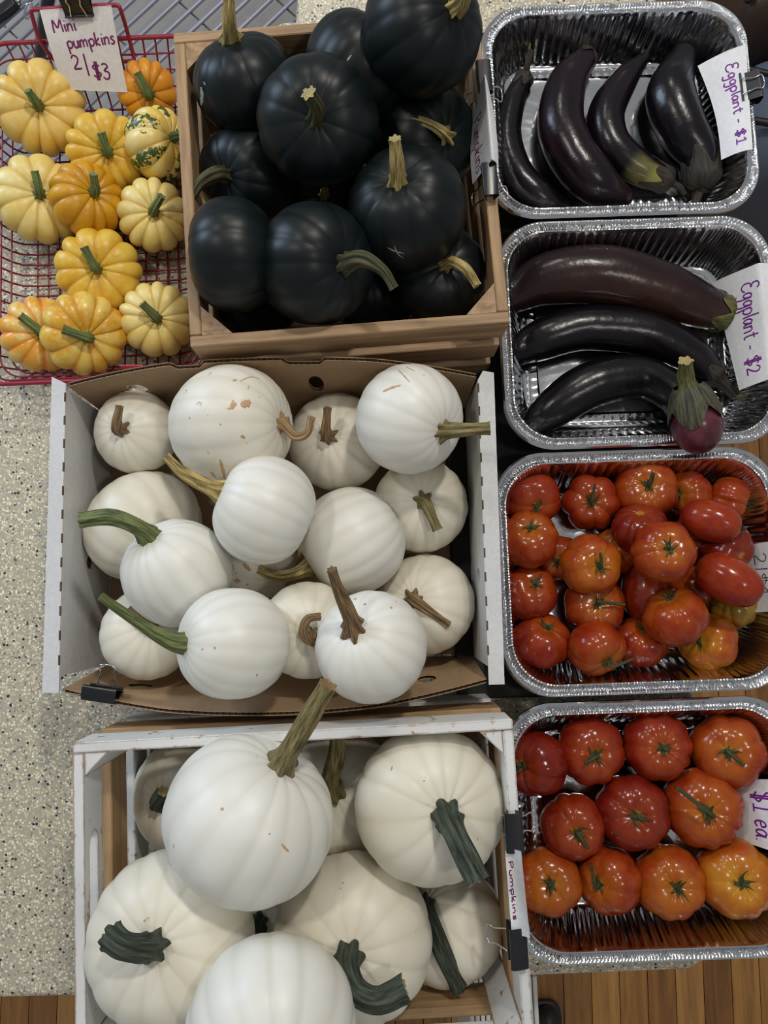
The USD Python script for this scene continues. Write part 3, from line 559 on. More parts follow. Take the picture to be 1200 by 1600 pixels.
def end_wall(sy, Hm, Hc, bow, lean, notches, holes, name):
    top = lambda u: Hc + (Hm - Hc) * np.clip(1.25 * (1 - (np.abs(u) / hx) ** 2.2), 0, 1) - sum(.0105 * np.clip((nw - np.abs(u - nc)) / .006, 0, 1) for nc, nw in notches)
    us = np.linspace(-hx + .001, hx - .001, 180); pol = Polygon([(-hx + .001, .001), (hx - .001, .001)] + [(a, float(top(a))) for a in us[::-1]])
    for (hu, hv, ra, rb) in holes: pol = pol.difference(affinity.scale(Point(hu, hv).buffer(1, quad_segs=4), ra, rb))
    def warp(u, v, w):
        k = np.clip(v / Hc, 0, 2); out = lean * k + bow * k * (1 - (u / hx) ** 2)
        return np.stack([u, sy * (hy - .0125 + out + w), v], 1)
    i = panel(pol, lambda u, v, w: warp(u, v, w), .0006); o = panel(pol, lambda u, v, w: warp(u, v, w + CT - .0006), .0006)
    p = bxT.part(name, i, 'kraft', False); bxT.part('outer_liner', o, 'kraft', False, parent=p)
    bxT.part('corrugation', flute(-hx + .001, hx - .001, top, warp, CT), 'kraft_flute', 40, parent=p, kind='stuff')
    return warp
wb = end_wall(1, .160, .1345, .012, .004, [(-.083, .017), (.035, .022)], [(-.152, .103, .012, .017), (.043, .098, .0085, .022)], 'back_flap')
wf = end_wall(-1, .150, .1300, .020, .013, [], [(-.148, .090, .013, .008), (.155, .092, .010, .013), (.055, .108, .011, .013)], 'front_flap')
for sx, nm in ((-1, 'side_wall'), (1, 'side_wall')):
    pol = sbox(-hy + .012, .001, hy - .012, BH).difference(affinity.scale(Point(-.03 if sx < 0 else -.055, .060 if sx < 0 else .085).buffer(1, quad_segs=6), .008, .012))
    w_ = bxT.part('side_wall', panel(pol, lambda u, v, w: np.stack([sx * (hx + w), u, v], 1), .004, 8), 'board_white', False)
    bxT.part('hole_flap', cbox((sx * (hx + .0052), -.03 if sx < 0 else -.055, .060 if sx < 0 else .085), (.0012, .024, .032), .0004), 'kraft_flute', False, parent=w_)
    fp = Polygon([(-hy - .004, 0), (-hy + .012, .0), (hy - .006, 0), (hy + .002, .0155), (-hy - .004, .0175)]) if sx < 0 else Polygon([(-hy - .006, .0), (hy - .012, 0), (hy - .002, .006), (hy - .004, .0175), (-hy - .006, .0160)])
    bxT.part('rim_flap', panel(fp, lambda u, v, w: np.stack([sx * (hx + v), u, BH + w - v * .12], 1), .0032, 6), 'board_white', False, parent=w_)
    for y in np.arange(-hy + .028, hy - .02, .0245):
        bxT.part('perforation', cbox((sx * (hx + .0006), y, BH + .0024), (.0017, .0100, .0018), .0003), 'kraft_flute', False, parent=w_)
bxT.part('bottom', cbox((0, 0, .0022), (BX - .004, BD - .03, .004), .0008), 'kraft', False)
tg = Thing('pull_tag', 'pink and grey scrap showing in the left hole of the box back flap', 'tag', P(207, 596, .103) + [0, .012, 0])
c = tg.loc + [0, .006, 0]; tg.part('paper', cbox((0, .004, 0), (.026, .0012, .014), .0004), 'sticker_red')

# ------------------------------------------------------------------ foil trays
def tray(name_label, center, rz, seed, A=.3160, B=.2672, zf=.0145):
    t = Thing('foil_tray', name_label, 'tray', (center[0], center[1], zf), 'foil trays down the right side', rz=rz); g = np.random.default_rng(seed)
    prof = [(.0014, .0565, 0), (.0, .0590, 0), (.0004, .0615, 0), (.0022, .0630, 0), (.0040, .0622, .2), (.0054, .0606, .7), (.0070, .0600, 1), (.0086, .0600, 1), (.0104, .0607, .7), (.0118, .0622, .3), (.0132, .0622, .1), (.0142, .0604, 0),
            (.0152, .0570, -.3), (.0175, .0500, -1), (.0200, .0425, -1), (.0225, .0345, -1), (.0250, .0265, -1), (.0275, .0185, -1), (.0300, .0110, -1), (.0322, .0050, -.6), (.0340, .0020, 0), (.0365, .0006, 0), (.0395, .0004, 0), (.0420, .0022, .0), (.0440, .0030, 0), (.0485, .0030, .25), (.0520, .0028, .25), (.0535, .0012, 0), (.0555, .0004, 0), (.066, .0003, 0), (.080, .0003, 0), (.098, .0004, 0), (.1215, .0004, 0)]
    ns = (330, 270); nc = 140
    def ring(ins):
        rc = max(.056 - .62 * ins, .004); a, b = A / 2 - ins, B / 2 - ins; rc = min(rc, a * .98, b * .98); pts, nrm, run, cor = [], [], [], []
        for k in range(4):
            n = ns[k % 2 == 1]; L = ((a - rc) if k % 2 == 0 else (b - rc)); s = np.linspace(-1, 1, n, endpoint=False)
            d = [(1, 0), (0, 1), (-1, 0), (0, -1)][k]; o = [(0, -1), (1, 0), (0, 1), (-1, 0)][k]; half = b if k % 2 == 0 else a
            pts.append(np.outer(s * L, d) + np.array(o) * half); nrm.append(np.tile(o, (n, 1))); cor.append(np.zeros(n)); run.append(s * ((A / 2 - .0565) if k % 2 == 0 else (B / 2 - .0565)) + 3 * k)
            a0 = math.atan2(o[1], o[0]); th = a0 + np.linspace(0, math.pi / 2, nc, endpoint=False); cx = np.array(d) * L + np.array(o) * (half - rc)
            e = np.stack([np.cos(th), np.sin(th)], 1); pts.append(cx + rc * e); nrm.append(e); cor.append(np.sin(np.linspace(0, math.pi, nc)) ** .4); run.append(np.linspace(0, 1, nc) * .085 + 3 * k + 1.5)
        return np.vstack(pts), np.vstack(nrm).astype(float), np.concatenate(run), np.concatenate(cor)
    rows = []; N = 2 * sum(ns) + 4 * nc; crk = g.standard_normal(N); am = .25 + .75 * np.abs(np.array([meshkit.fbm(np.c_[np.arange(N) / 9., np.zeros(N), np.full(N, seed)], 2, seed)]).reshape(-1)) * 2; crk2 = np.convolve(np.r_[crk, crk], np.ones(3) / 3, 'same')[:N]; tri = lambda x: 2 * np.abs((x % 1) - .5) * 2 - 1
    for (ins, z, k) in prof:
        p, n, run, cor = ring(ins); zz = np.full(N, z); d = np.zeros(N)
        if k > 0 and ins < .03: zz = zz + k * (.00016 * crk + .0013 * cor * am * tri(run / .0040 + .3 * np.sin(run * 90)) + .0010 * am * (1 - .6 * cor) * tri(run / .0036 + .5 * np.sin(run * 60 + seed)))
        if k > 0 and ins > .03: zz = zz + k * .0016 * np.clip(tri(run / .0125), -.4, .6)
        if k < 0:
            wob = .0011 * np.clip(tri((run + (.0175 - ins) * .25) / .0112) * 1.8, -1, 1) * (1 - cor); ln = (z - .003) / .055
            cc = tri(run / .0068 + 2.5 * (z / .055) * np.sin(run * 40 + seed)) * .0010 + .0004 * np.roll(crk2, int(60 * ln))
            d = -k * (wob + cor * cc) + .0006 * np.sin(run * 55 + seed) * (1 - cor)
        if k == 0 and ins > .06: zz = zz + .0009 * np.array([meshkit.fbm(np.c_[p * 55, np.full(N, seed * 2.)], 3, seed)]).reshape(-1)
        p = p + n * d[:, None]; rows.append(np.c_[p, zz])
    split = 12; nr = len(rows); v = np.vstack(rows)
    f1 = grid_faces(split + 1, N)[:, ::-1]; t.part('rim', (v[:(split + 1) * N], f1), 'foil', 28)
    q = v[split * N:]; f2 = grid_faces(nr - split, N)[:, ::-1]; ce = q[-N:].mean(0); l = (nr - split - 1) * N; a = np.arange(N); f2 = np.vstack([f2, np.stack([np.full(N, len(q)), l + a, l + (a + 1) % N], 1)])
    t.part('pan', (np.vstack([q, ce]), f2), 'foil', 24)
    return t
RZ = math.radians(2.0)
TR = [('foil tray farthest back holding four eggplants', P(967.5, 167, .0775)), ('foil tray with three long curved eggplants, second from the back', P(999, 516, .0775)),
      ('foil tray heaped with mixed red tomatoes', P(1003, 890, .0775)), ('foil tray with one layer of large tomatoes nearest the counter front', P(1024, 1295, .0775))]
trays = [tray(l, c, RZ, 11 + i) for i, (l, c) in enumerate(TR)]
for txt, yy in (('ALWAYS', 0.), ('THE BO', .0075)):
    m = meshkit.text_mesh(txt, .0048, .0007); m.vertices = m.vertices * [-1, -1, 1]; m.faces = m.faces; m.apply_translation((.035, -.028 + yy, .0006)); trays[0].part('embossed_text', m, 'foil', False)
ZF = .0160                                                             # what lies in a tray lies at this height

# ------------------------------------------------------------------ red wire basket
bk = Thing('wire_basket', 'red wire mesh basket holding the mini pumpkins', 'basket', (-.335, .455, 0), rz=math.radians(2.6))
RZt, RB = .072, .004
def basket():
    a0, a1, b0, b1 = -.134, .128, -.213, .202                         # rim (local x, y)
    c0, c1, d0, d1 = -.110, .088, -.178, .158                         # floor
    W = []
    def pt(x, y): return bk.loc
    rim = [(a0, b0), (a1, b0), (a1, b1), (a0, b1)]
    def rnd(pts, r, z):
        pl = Polygon(pts).buffer(-r).buffer(r, quad_segs=8); xy = np.array(pl.exterior.coords); return np.c_[xy, np.full(len(xy), z)]
    bk.part('rim_wire', tmesh(rnd(rim, .03, RZt), .0026, 10), 'red_rim', True)
    st = .0134
    def bent(p):                                                      # rounded bend between wall and floor
        return tmesh(smoothpath(p, 26), .00115, 6)
    k = 0.004
    for x in np.arange(c0 - 3 * st, c1 + 3.1 * st, st):
        if c0 <= x <= c1:
            W.append(bent([(x + (x - (c0 + c1) / 2) * .1, b0, RZt), (x, d0 - .008, RB + .012), (x, d0 + .012, RB), (x, (d0 + d1) / 2, RB), (x, d1 - .012, RB), (x, d1 + .008, RB + .012), (x + (x - (c0 + c1) / 2) * .1, b1, RZt)]))
    for y in np.arange(d0, d1 + .001, st):
        W.append(bent([(a0, y * 1.06, RZt), (c0 - .012, y, RB + .014), (c0 + .01, y, RB + .0022), ((c0 + c1) / 2, y, RB + .0022), (c1 - .01, y, RB + .0022), (c1 + .012, y, RB + .014), (a1, y * 1.06, RZt)]))
    for j in range(1, 4):
        s = j / 4.; z = RB + .010 + (RZt - RB - .010) * s; i = lambda p, q: p + (q - p) * (s * .93 + .07); pts = [(i(c0, a0), i(d0, b0)), (i(c1, a1), i(d0, b0)), (i(c1, a1), i(d1, b1)), (i(c0, a0), i(d1, b1))]
        W.append(tmesh(rnd(pts, .026, z), .00115, 6))
    bk.part('wire_mesh', cat_(W), 'red_wire', True, kind='stuff')
basket()
hp = [P(104, 101, .055), P(84, 92, .060), P(62, 62, .078), P(50, 24, .104), P(49, 17, .107), P(56, 15, .108), P(110, 11, .108), P(172, 8, .108), P(184, 9, .107), P(188, 14, .105), P(199, 50, .078), P(209, 90, .056), P(206, 95, .055), P(194, 96, .054)]
bk.part('handle', tmesh(smoothpath(hp, 90), .0024, 10), 'red_rim', True, True)

# ------------------------------------------------------------------ binder clips and price cards
def clip(label, pos, X, Zup, L, w, d, open_=.5, open2=None, fold=None):
    """pos: middle of the spine; X: along the spine; Zup: from jaws to spine"""
    X = np.asarray(X, float); X /= np.linalg.norm(X); Z = np.asarray(Zup, float); Z = Z - X * np.dot(X, Z); Z /= np.linalg.norm(Z); Y = np.cross(Z, X); M = np.stack([X, Y, Z], 1)
    t = Thing('binder_clip', label, 'clip', pos, 'black binder clips'); th = .0007
    sec = np.array([(-.0016, -d * .93), (-.0022, -d), (-.0009, -d), (-.0011, -d * .8), (-w / 2 - .0003, -d * .12), (-w / 2, -.0004), (-w / 2 + .0015, .0006), (0, .0009), (w / 2 - .0015, .0006), (w / 2, -.0004), (w / 2 + .0003, -d * .12), (.0011, -d * .8), (.0009, -d), (.0022, -d), (.0016, -d * .93)])
    n = np.gradient(sec, axis=0); n = np.stack([n[:, 1], -n[:, 0]], 1); n /= np.linalg.norm(n, axis=1, keepdims=True); pol = np.vstack([sec + n * th / 2, (sec - n * th / 2)[::-1]])
    k = len(pol); v = np.vstack([np.c_[np.full(k, x), pol] for x in (-L / 2, L / 2)]); h = k // 2; f = grid_faces(2, k)
    cap = []
    for i in range(h - 1): a, b, c, e = i, i + 1, k - 2 - i, k - 1 - i; cap += [(a, c, b), (a, e, c)]
    cap = np.array(cap); f = np.vstack([f, cap, cap[:, ::-1] + k])
    t.part('clip_body', (v @ M.T + pos, f), 'black_metal', 35, True)
    # the two lips that hold the wire handles
    for s, o in ((-1, open_), (1, open_ if open2 is None else open2)):
        t.part('lip', trimesh.Trimesh(tmesh(np.array([(-L / 2, s * .0020, -d), (L / 2, s * .0020, -d)]), .0012, 8).vertices @ M.T + pos, tmesh(np.array([(-L / 2, 0, 0), (L / 2, 0, 0)]), .0012, 8).faces, process=False), 'black_metal', True, True)
        a, hl = math.pi * o, d * 1.12; e = np.array([0, s * math.sin(a), math.cos(a)]); b0 = np.array([0, s * .0030, -d]); ww = L * .23
        pts = [b0 + [-ww * 1.25, 0, 0], b0 + e * hl * .35 + [-ww, 0, 0], b0 + e * hl * .62 + [-ww * .85, 0, 0], b0 + e * hl * .9 + [-ww * 1.05, 0, 0], b0 + e * hl + [-ww * .4, 0, 0], b0 + e * hl + [ww * .4, 0, 0], b0 + e * hl * .9 + [ww * 1.05, 0, 0], b0 + e * hl * .62 + [ww * .85, 0, 0], b0 + e * hl * .35 + [ww, 0, 0], b0 + [ww * 1.25, 0, 0]]
        t.part('wire_handle', tmesh(smoothpath(np.array(pts) @ M.T + pos, 60), .00075, 8), 'chrome', True, True)
    return t
def card(label, S, loc, nu=24, nv=18, m='paper'):
    t = Thing('price_card', label, 'sign', loc, 'hand lettered price cards'); t.part('paper', sheet(S, nu, nv), m, True, True); return t
# mini pumpkins card over the basket handle (u across, v down to up)
S = quad(P(100, 140, .062), P(198, 141, .062), P(174, 9, .1105), P(62, 16, .1105), lambda u, v: np.concatenate([0 * u, 0 * u, .006 * np.sin(np.pi * v) * (1 - .5 * u) - .004 * (1 - v) * u], -1))
c = card('white card lettered Mini pumpkins, hung over the red basket handle', S, P(140, 80, .09), m='paper_warm')
c.part('fold', sheet(quad(P(62, 16, .1108), P(174, 9, .1108), P(176, 6, .100), P(62, 12, .100)), 10, 4), 'paper_warm', True, True)
c.part('lettering', cat_([lettering('Mini', S, .12, .46, .685, .17, .0010, -.03, .03), lettering('pumpkins', S, .26, .97, .485, .16, .0010, 0, .07), lettering('2', S, .25, .40, .245, .165, .0010), lettering('|', S, .42, .50, .20, .21, .0010), lettering('$3', S, .53, .80, .15, .17, .0010)]), 'ink_magenta', True, True)
clip('black binder clip on top of the mini pumpkins card', P(116, -6, .124), P(140, -9, .119) - P(92, -6, .119), (0, .62, .78), .032, .013, .019, .14, .66)
# first eggplant card (u from far to near, v from the inside to the rim)
S = quad(P(1090, 103, .064), P(1127, 250, .062), P(1176, 233, .0815), P(1165, 69, .0815), lambda u, v: np.concatenate([.006 * np.sin(np.pi * u) * (1 - v), 0 * u, .004 * np.sin(np.pi * v)], -1))
c = card('white card reading Eggplant - $1 on the rim of the farthest tray', S, P(1140, 160, .075)); c.part('lettering', lettering('Eggplant - $1', S, .13, .93, .48, .30, .0009), 'ink_purple', True, True)
clip('black binder clip holding the $1 eggplant card to the tray rim', P(1186, 135, .080), P(1190, 158, .08) - P(1184, 112, .08), (1, .05, .05), .034, .014, .021, .10, .30)
# second eggplant card
S = quad(P(1114, 442, .028), P(1155, 610, .052), P(1222, 588, .0825), P(1212, 412, .0825), on_rim((.028, .052), .0825, .58))
c = card('white card reading Eggplant - $2 beside the three long eggplants', S, P(1160, 510, .07)); c.part('lettering', lettering('Eggplant - $2', S, .13, .92, .33, .24, .0009, 0, -.15), 'ink_purple', True, True)
# tomato cards, partly past the edge of the view
S = quad(P(1164, 852, .050), P(1170, 957, .050), P(1232, 952, .0815), P(1228, 842, .0815), on_rim(.050, .0815, .5))
c = card('white card with green and black lettering at the edge of the heaped tomato tray', S, P(1195, 900, .065)); c.part('lettering', lettering('2/$1', S, .14, .80, .14, .22, .00055), 'ink_dark', True, True)
c.part('heading', lettering('Tomatoes'.replace('T', 'T'), S, .10, 1.0, .46, .30, .0007), 'ink_green', True, True)
S = quad(P(1140, 1215, .034), P(1150, 1310, .034), P(1250, 1338, .0815), P(1244, 1210, .0815), on_rim(.034, .0815, .66))
c = card('white card reading $1 ea. beside the tray of large tomatoes', S, P(1185, 1275, .06)); c.part('lettering', lettering('$1 ea.', S, .17, .93, .27, .26, .0010), 'ink_purple', True, True)
# folded card standing on the black pumpkins' crate
def S(u, v):
    u, v = np.asarray(u, float), np.asarray(v, float); top = P(757, 116, .215); bot = P(769, 249, .205)
    rg = top + u[..., None] * (bot - top); wl = (.004 + .010 * np.sin(np.pi * np.clip(u * .52 + .05, 0, 1)))[..., None]; wr = (.003 + .006 * np.sin(np.pi * np.clip(u * .62 + .08, 0, 1)))[..., None]; k = (v / .62)[..., None]; q = ((v - .62) / .38)[..., None]
    left = rg + (k - 1) * wl * np.array([1, 0, 0]) + (k - 1) * np.array([0, 0, .046]); right = rg + q * wr * np.array([1, 0, 0]) - q ** 1.4 * np.array([0, 0, .012])
    return np.where((v < .62)[..., None], left, right)
c = card('folded white card clipped upright on the natural pine crate', S, P(760, 180, .205), 26, 22); c.part('lettering', lettering('Pumpkins', S, .30, .96, .14, .26, .0006), 'ink_magenta', True, True)
ry = np.array([math.sin(math.radians(4.6)), -math.cos(math.radians(4.6)), 0])
clip('black binder clip on the pine crate rail above the folded card', P(757, 118, .196), ry, (0, 0, 1), .034, .014, .021, .86, .68)
clip('black binder clip on the pine crate rail below the folded card', P(766, 279, .196), ry, (0, 0, 1), .034, .014, .021, .86, .68)
# pumpkins card on the painted crate
S = quad(P(789, 1330, .206), P(800, 1466, .206), P(828, 1466, .222), P(814, 1330, .222), lambda u, v: np.concatenate([0 * u, 0 * u, -.005 * np.sin(np.pi * v)], -1))
c = card('narrow white card reading Pumpkins along the painted crate rail', S, P(805, 1395, .2)); c.part('lettering', lettering('Pumpkins', S, .13, .82, .20, .30, .00055), 'ink_magenta', True, True)
ry = np.array([.052, -1, 0])
clip('black binder clip on the painted crate rail above the pumpkins card', P(804, 1302, .211), ry, (0, 0, 1), .034, .015, .021, .86, .68)
clip('black binder clip on the painted crate rail below the pumpkins card', P(812, 1483, .211), ry, (.25, 0, 1), .034, .015, .021, .84, .66)
# card behind the box's front flap, only its edge shows
S = quad(P(98, 1082, .133), P(250, 1104, .142), P(240, 1080, .07), P(110, 1066, .07))
card('white card hanging outside the front flap of the cardboard box', S, P(170, 1090, .11), 8, 6)
clip('black binder clip on the front flap of the cardboard box', P(154, 1086, .148), P(181, 1090, .14) - P(127, 1082, .14), (0, -.22, 1), .034, .014, .021, .42)

# ------------------------------------------------------------------ mini pumpkins
MP = [  # px, py, r, base, tip(px, py, dz), material, ribs, flat, label
 (62, 312, 66, (62, 302), (54, 267, .022), 'mini_cream', 11, .62, 'large pale cream mini pumpkin at the left edge, under the golden one'),
 (65, 170, 68, (60, 165), (43, 141, .024), 'mini_pale', 11, .64, 'pale yellow mini pumpkin below the left corner of the sign'),
 (246, 500, 57, (245, 497), (222, 474, .024), 'mini_cream', 12, .66, 'cream mini pumpkin in the basket corner beside the cardboard box'),
 (240, 337, 55, (240, 330), (253, 306, .022), 'mini_cream', 12, .68, 'cream mini pumpkin against the pine crate with stem leaning right'),
 (155, 424, 65, (150, 419), (131, 386, .022), 'mini_yellow', 11, .64, 'yellow mini pumpkin alone in the middle of the basket floor'),
 (167, 238, 60, (168, 237), (158, 207, .022), 'mini_yellow', 12, .64, 'yellow mini pumpkin between the pale one and the striped one'),
 (62, 523, 58, (66, 521), (32, 493, .022), 'mini_streaked', 11, .64, 'orange streaked mini pumpkin partly under the mottled one'),
 (231, 143, 45, (232, 147), (214, 113, .024), 'mini_orange', 11, .70, 'small orange mini pumpkin at the back beside the pine crate'),
 (250, 226, 54, (272, 214), (292, 212, .004), 'gourd_skin', 12, .78, 'yellow mini pumpkin striped with green, lying on its side'),
 (136, 312, 56, (147, 300), (146, 272, .022), 'mini_gold', 12, .72, 'deep golden mini pumpkin resting on the cream and yellow ones'),
 (132, 522, 64, (137, 527), (98, 514, .020), 'mini_mottled', 11, .64, 'mottled yellow mini pumpkin on top of the orange streaked one')]
items = [dict(px=a[0], py=a[1], r=a[2], flat=a[7], base=a[3], k=1.02, tol=.84) for a in MP]
for i, (f, a) in enumerate(zip(settle(items, .0068), MP)):
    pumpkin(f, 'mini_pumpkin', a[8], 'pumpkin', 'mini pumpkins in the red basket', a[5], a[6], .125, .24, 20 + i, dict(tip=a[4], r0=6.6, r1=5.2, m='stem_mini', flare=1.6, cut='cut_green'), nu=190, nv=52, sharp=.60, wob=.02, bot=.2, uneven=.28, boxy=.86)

# ------------------------------------------------------------------ white pumpkins in the cardboard box
def st(tip, m, r0=8, r1=6, mid=None, cut=None, flare=1.7, ridge=.15): return dict(tip=tip, m=m, r0=r0, r1=r1, mid=mid or [], cut=cut, flare=flare, ridge=ridge)
WP = [ # px, py, r, flat, base, material, stem, label
 (213, 676, 65, .84, (190, 671), 'white_warm', st((187, 634, .020), 'stem_brown', 7, 5, flare=2.3, ridge=.22), 'white pumpkin in the back left corner of the cardboard box'),
 (527, 691, 77, .86, (514, 682), 'white_warm', st((512, 637, .030), 'stem_brown', 7, 5, flare=2.4, ridge=.22), 'white pumpkin with thin upright brown stem at the back of the box'),
 (657, 790, 74, .86, (661, 782), 'white_warm', st((684, 828, .010), 'stem_olive', 8, 6, [(668, 792, .012)], flare=2.1, ridge=.2), 'white pumpkin by the right wall with stem pointing to the viewer'),
 (664, 944, 78, .84, (645, 936), 'white_warm', st((701, 977, .004), 'stem_brown', 8, 5, [(650, 940, .012)], flare=2.2, ridge=.2), 'white pumpkin in the front right corner with dried curved stem'),
 (395, 872, 74, .85, (430, 900), 'white_scarred', None, 'scarred white pumpkin deep in the middle of the box'),
 (231, 990, 72, .82, (238, 978), 'white_warm', st((204, 948, .014), 'stem_brown', 8, 4.5, [(222, 968, .014)], flare=2.0, ridge=.2), 'white pumpkin in the front left corner with a small brown stem'),
 (482, 984, 76, .82, (488, 988), 'white_warm', st((500, 963, .012), 'stem_brown', 7, 5, [(487, 1003, .012), (474, 990, .016), (480, 968, .018)], flare=1.3, ridge=.2), 'white pumpkin with curled brown stem in the front middle of the box'),
 (225, 822, 92, .84, (262, 868), 'white_warm', None, 'broad cream pumpkin at the left wall with its stem hidden'),
 (362, 665, 94, 1.03, (436, 662), 'white_scarred', st((487, 651, .012), 'stem_tan', 7, 4.5, [(446, 666, .006), (462, 682, .008), (480, 676, .012)], flare=2.9, ridge=.22), 'large scarred white pumpkin at the back with a hooked thin stem'),
 (640, 655, 86, .94, (690, 673), 'white_cool', st((766, 669, .018), 'stem_olive', 10, 7, [(712, 672, .012)], flare=1.9, ridge=.2, cut='cut_cork'), 'white pumpkin in the back right with stem reaching over the box rim'),
 (365, 1005, 86, 1.04, (291, 1006), 'white_cool', st((157, 932, .040), 'stem_green', 11, 5, [(262, 1000, .008), (215, 972, .02)], flare=1.5, ridge=.14), 'white pumpkin at the front whose long thin stem reaches left'),
 (550, 845, 84, 1.0, (478, 890), 'white_cool', st((404, 889, .006), 'stem_straw', 10, 6, [(458, 897, .0), (430, 899, .002)], flare=1.6, ridge=.16), 'white pumpkin in the middle right with pale straw stem'),
 (277, 895, 84, 1.0, (236, 842), 'white_cool', st((125, 813, .030), 'stem_green', 13, 11, [(212, 822, .018), (172, 808, .026)], flare=1.5, ridge=.12, cut='cut_green'), 'white pumpkin with thick green stem curving over the left wall'),
 (413, 797, 86, .93, (345, 768), 'white_cool', st((259, 713, .024), 'stem_straw', 13, 6, [(318, 757, .010), (285, 738, .018)], flare=1.5, ridge=.18), 'very white pumpkin atop the middle with straw stem pointing back left'),
 (580, 1010, 88, .92, (553, 985), 'white_cool', st((518, 889, .050), 'stem_brown', 11, 5.5, [(545, 958, .018), (528, 920, .036)], flare=2.0, ridge=.2), 'white pumpkin at the front right with tall brown and green stem')]
items = [dict(px=a[0], py=a[1], r=a[2], flat=a[3], base=a[4], tol=.86) for a in WP]
WF = settle(items, .006, walls=(-.1135, .0715, math.radians(1.3), .2145, .152, .135))
for i, (f, a) in enumerate(zip(WF, WP)):
    pumpkin(f, 'white_pumpkin', a[7], 'pumpkin', 'white pumpkins in the cardboard box', a[5], 16, .014, .10, 40 + i, a[6], nu=120, nv=52, sharp=.8, wob=.018, bot=.12, boxy=.97)

# ------------------------------------------------------------------ big white pumpkins in the painted crate
BP = [
 (292, 1243, 88, .80, (254, 1254), 'white_warm', st((255, 1236, .024), 'stem_dark', 9, 8, cut='cut_cork'), 'cream pumpkin deep in the back left of the painted crate'),
 (528, 1238, 97, .82, (520, 1240), 'white_warm', st((527, 1141, .045), 'stem_olive', 14, 9, [(517, 1215, .015), (526, 1180, .03)], flare=1.3), 'white pumpkin at the back of the painted crate behind the biggest one'),
 (700, 1445, 89, .84, (664, 1412), 'white_warm', st((716, 1543, .024), 'stem_dark', 12, 11, [(668, 1428, .030), (690, 1485, .040)], flare=1.3, cut='cut_cork'), 'cream pumpkin low at the right of the painted crate with straight dark stem'),
 (416, 1440, 62, .82, (404, 1442), 'white_warm', st((398, 1470, .008), 'stem_dark', 13, 11, flare=1.4), 'small white pumpkin wedged low between the big ones'),
 (268, 1466, 130, .84, (240, 1478), 'white_warm', st((172, 1462, .028), 'stem_dark', 18, 16, [(222, 1482, .022), (192, 1478, .034)], flare=1.35, cut='cut_green'), 'big white pumpkin front left with short thick dark stem'),
 (551, 1465, 125, .86, (546, 1492), 'white_warm', st((634, 1544, .030), 'stem_dark', 17, 15, [(540, 1516, .020), (556, 1548, .028), (590, 1563, .032)], flare=1.3, cut='cut_cork'), 'big white pumpkin front middle with dark stem hooked to the right'),
 (672, 1257, 118, .86, (697, 1272), 'white_warm', st((747, 1378, .044), 'stem_dark', 17, 15, [(710, 1302, .028)], flare=1.35, cut='cut_cork'), 'big white pumpkin back right with stout dark stem pointing to the clip'),
 (390, 1278, 134, .90, (438, 1198), 'white_cool', st((513, 1070, .058), 'stem_olive', 16, 12, [(455, 1168, .026)], flare=1.6, cut='stem_tan'), 'biggest white pumpkin, atop the crate with stem pointing to the box'),
 (424, 1598, 132, .90, (430, 1700), 'white_cool', None, 'white pumpkin in the front middle, cut off by the lower edge')]
items = [dict(px=a[0], py=a[1], r=a[2], flat=a[3], base=a[4], tol=.86) for a in BP]
BF = settle(items, .0085, walls=(-.0755, -.2675, math.radians(3.), .191, .135, .2))
for i, (f, a) in enumerate(zip(BF, BP)):
    pumpkin(f, 'white_pumpkin', a[7], 'pumpkin', 'large white pumpkins in the painted crate', a[5], 14, .022, .12, 70 + i, a[6], nu=150, nv=64, sharp=.75, wob=.018, bot=.12, boxy=.97)

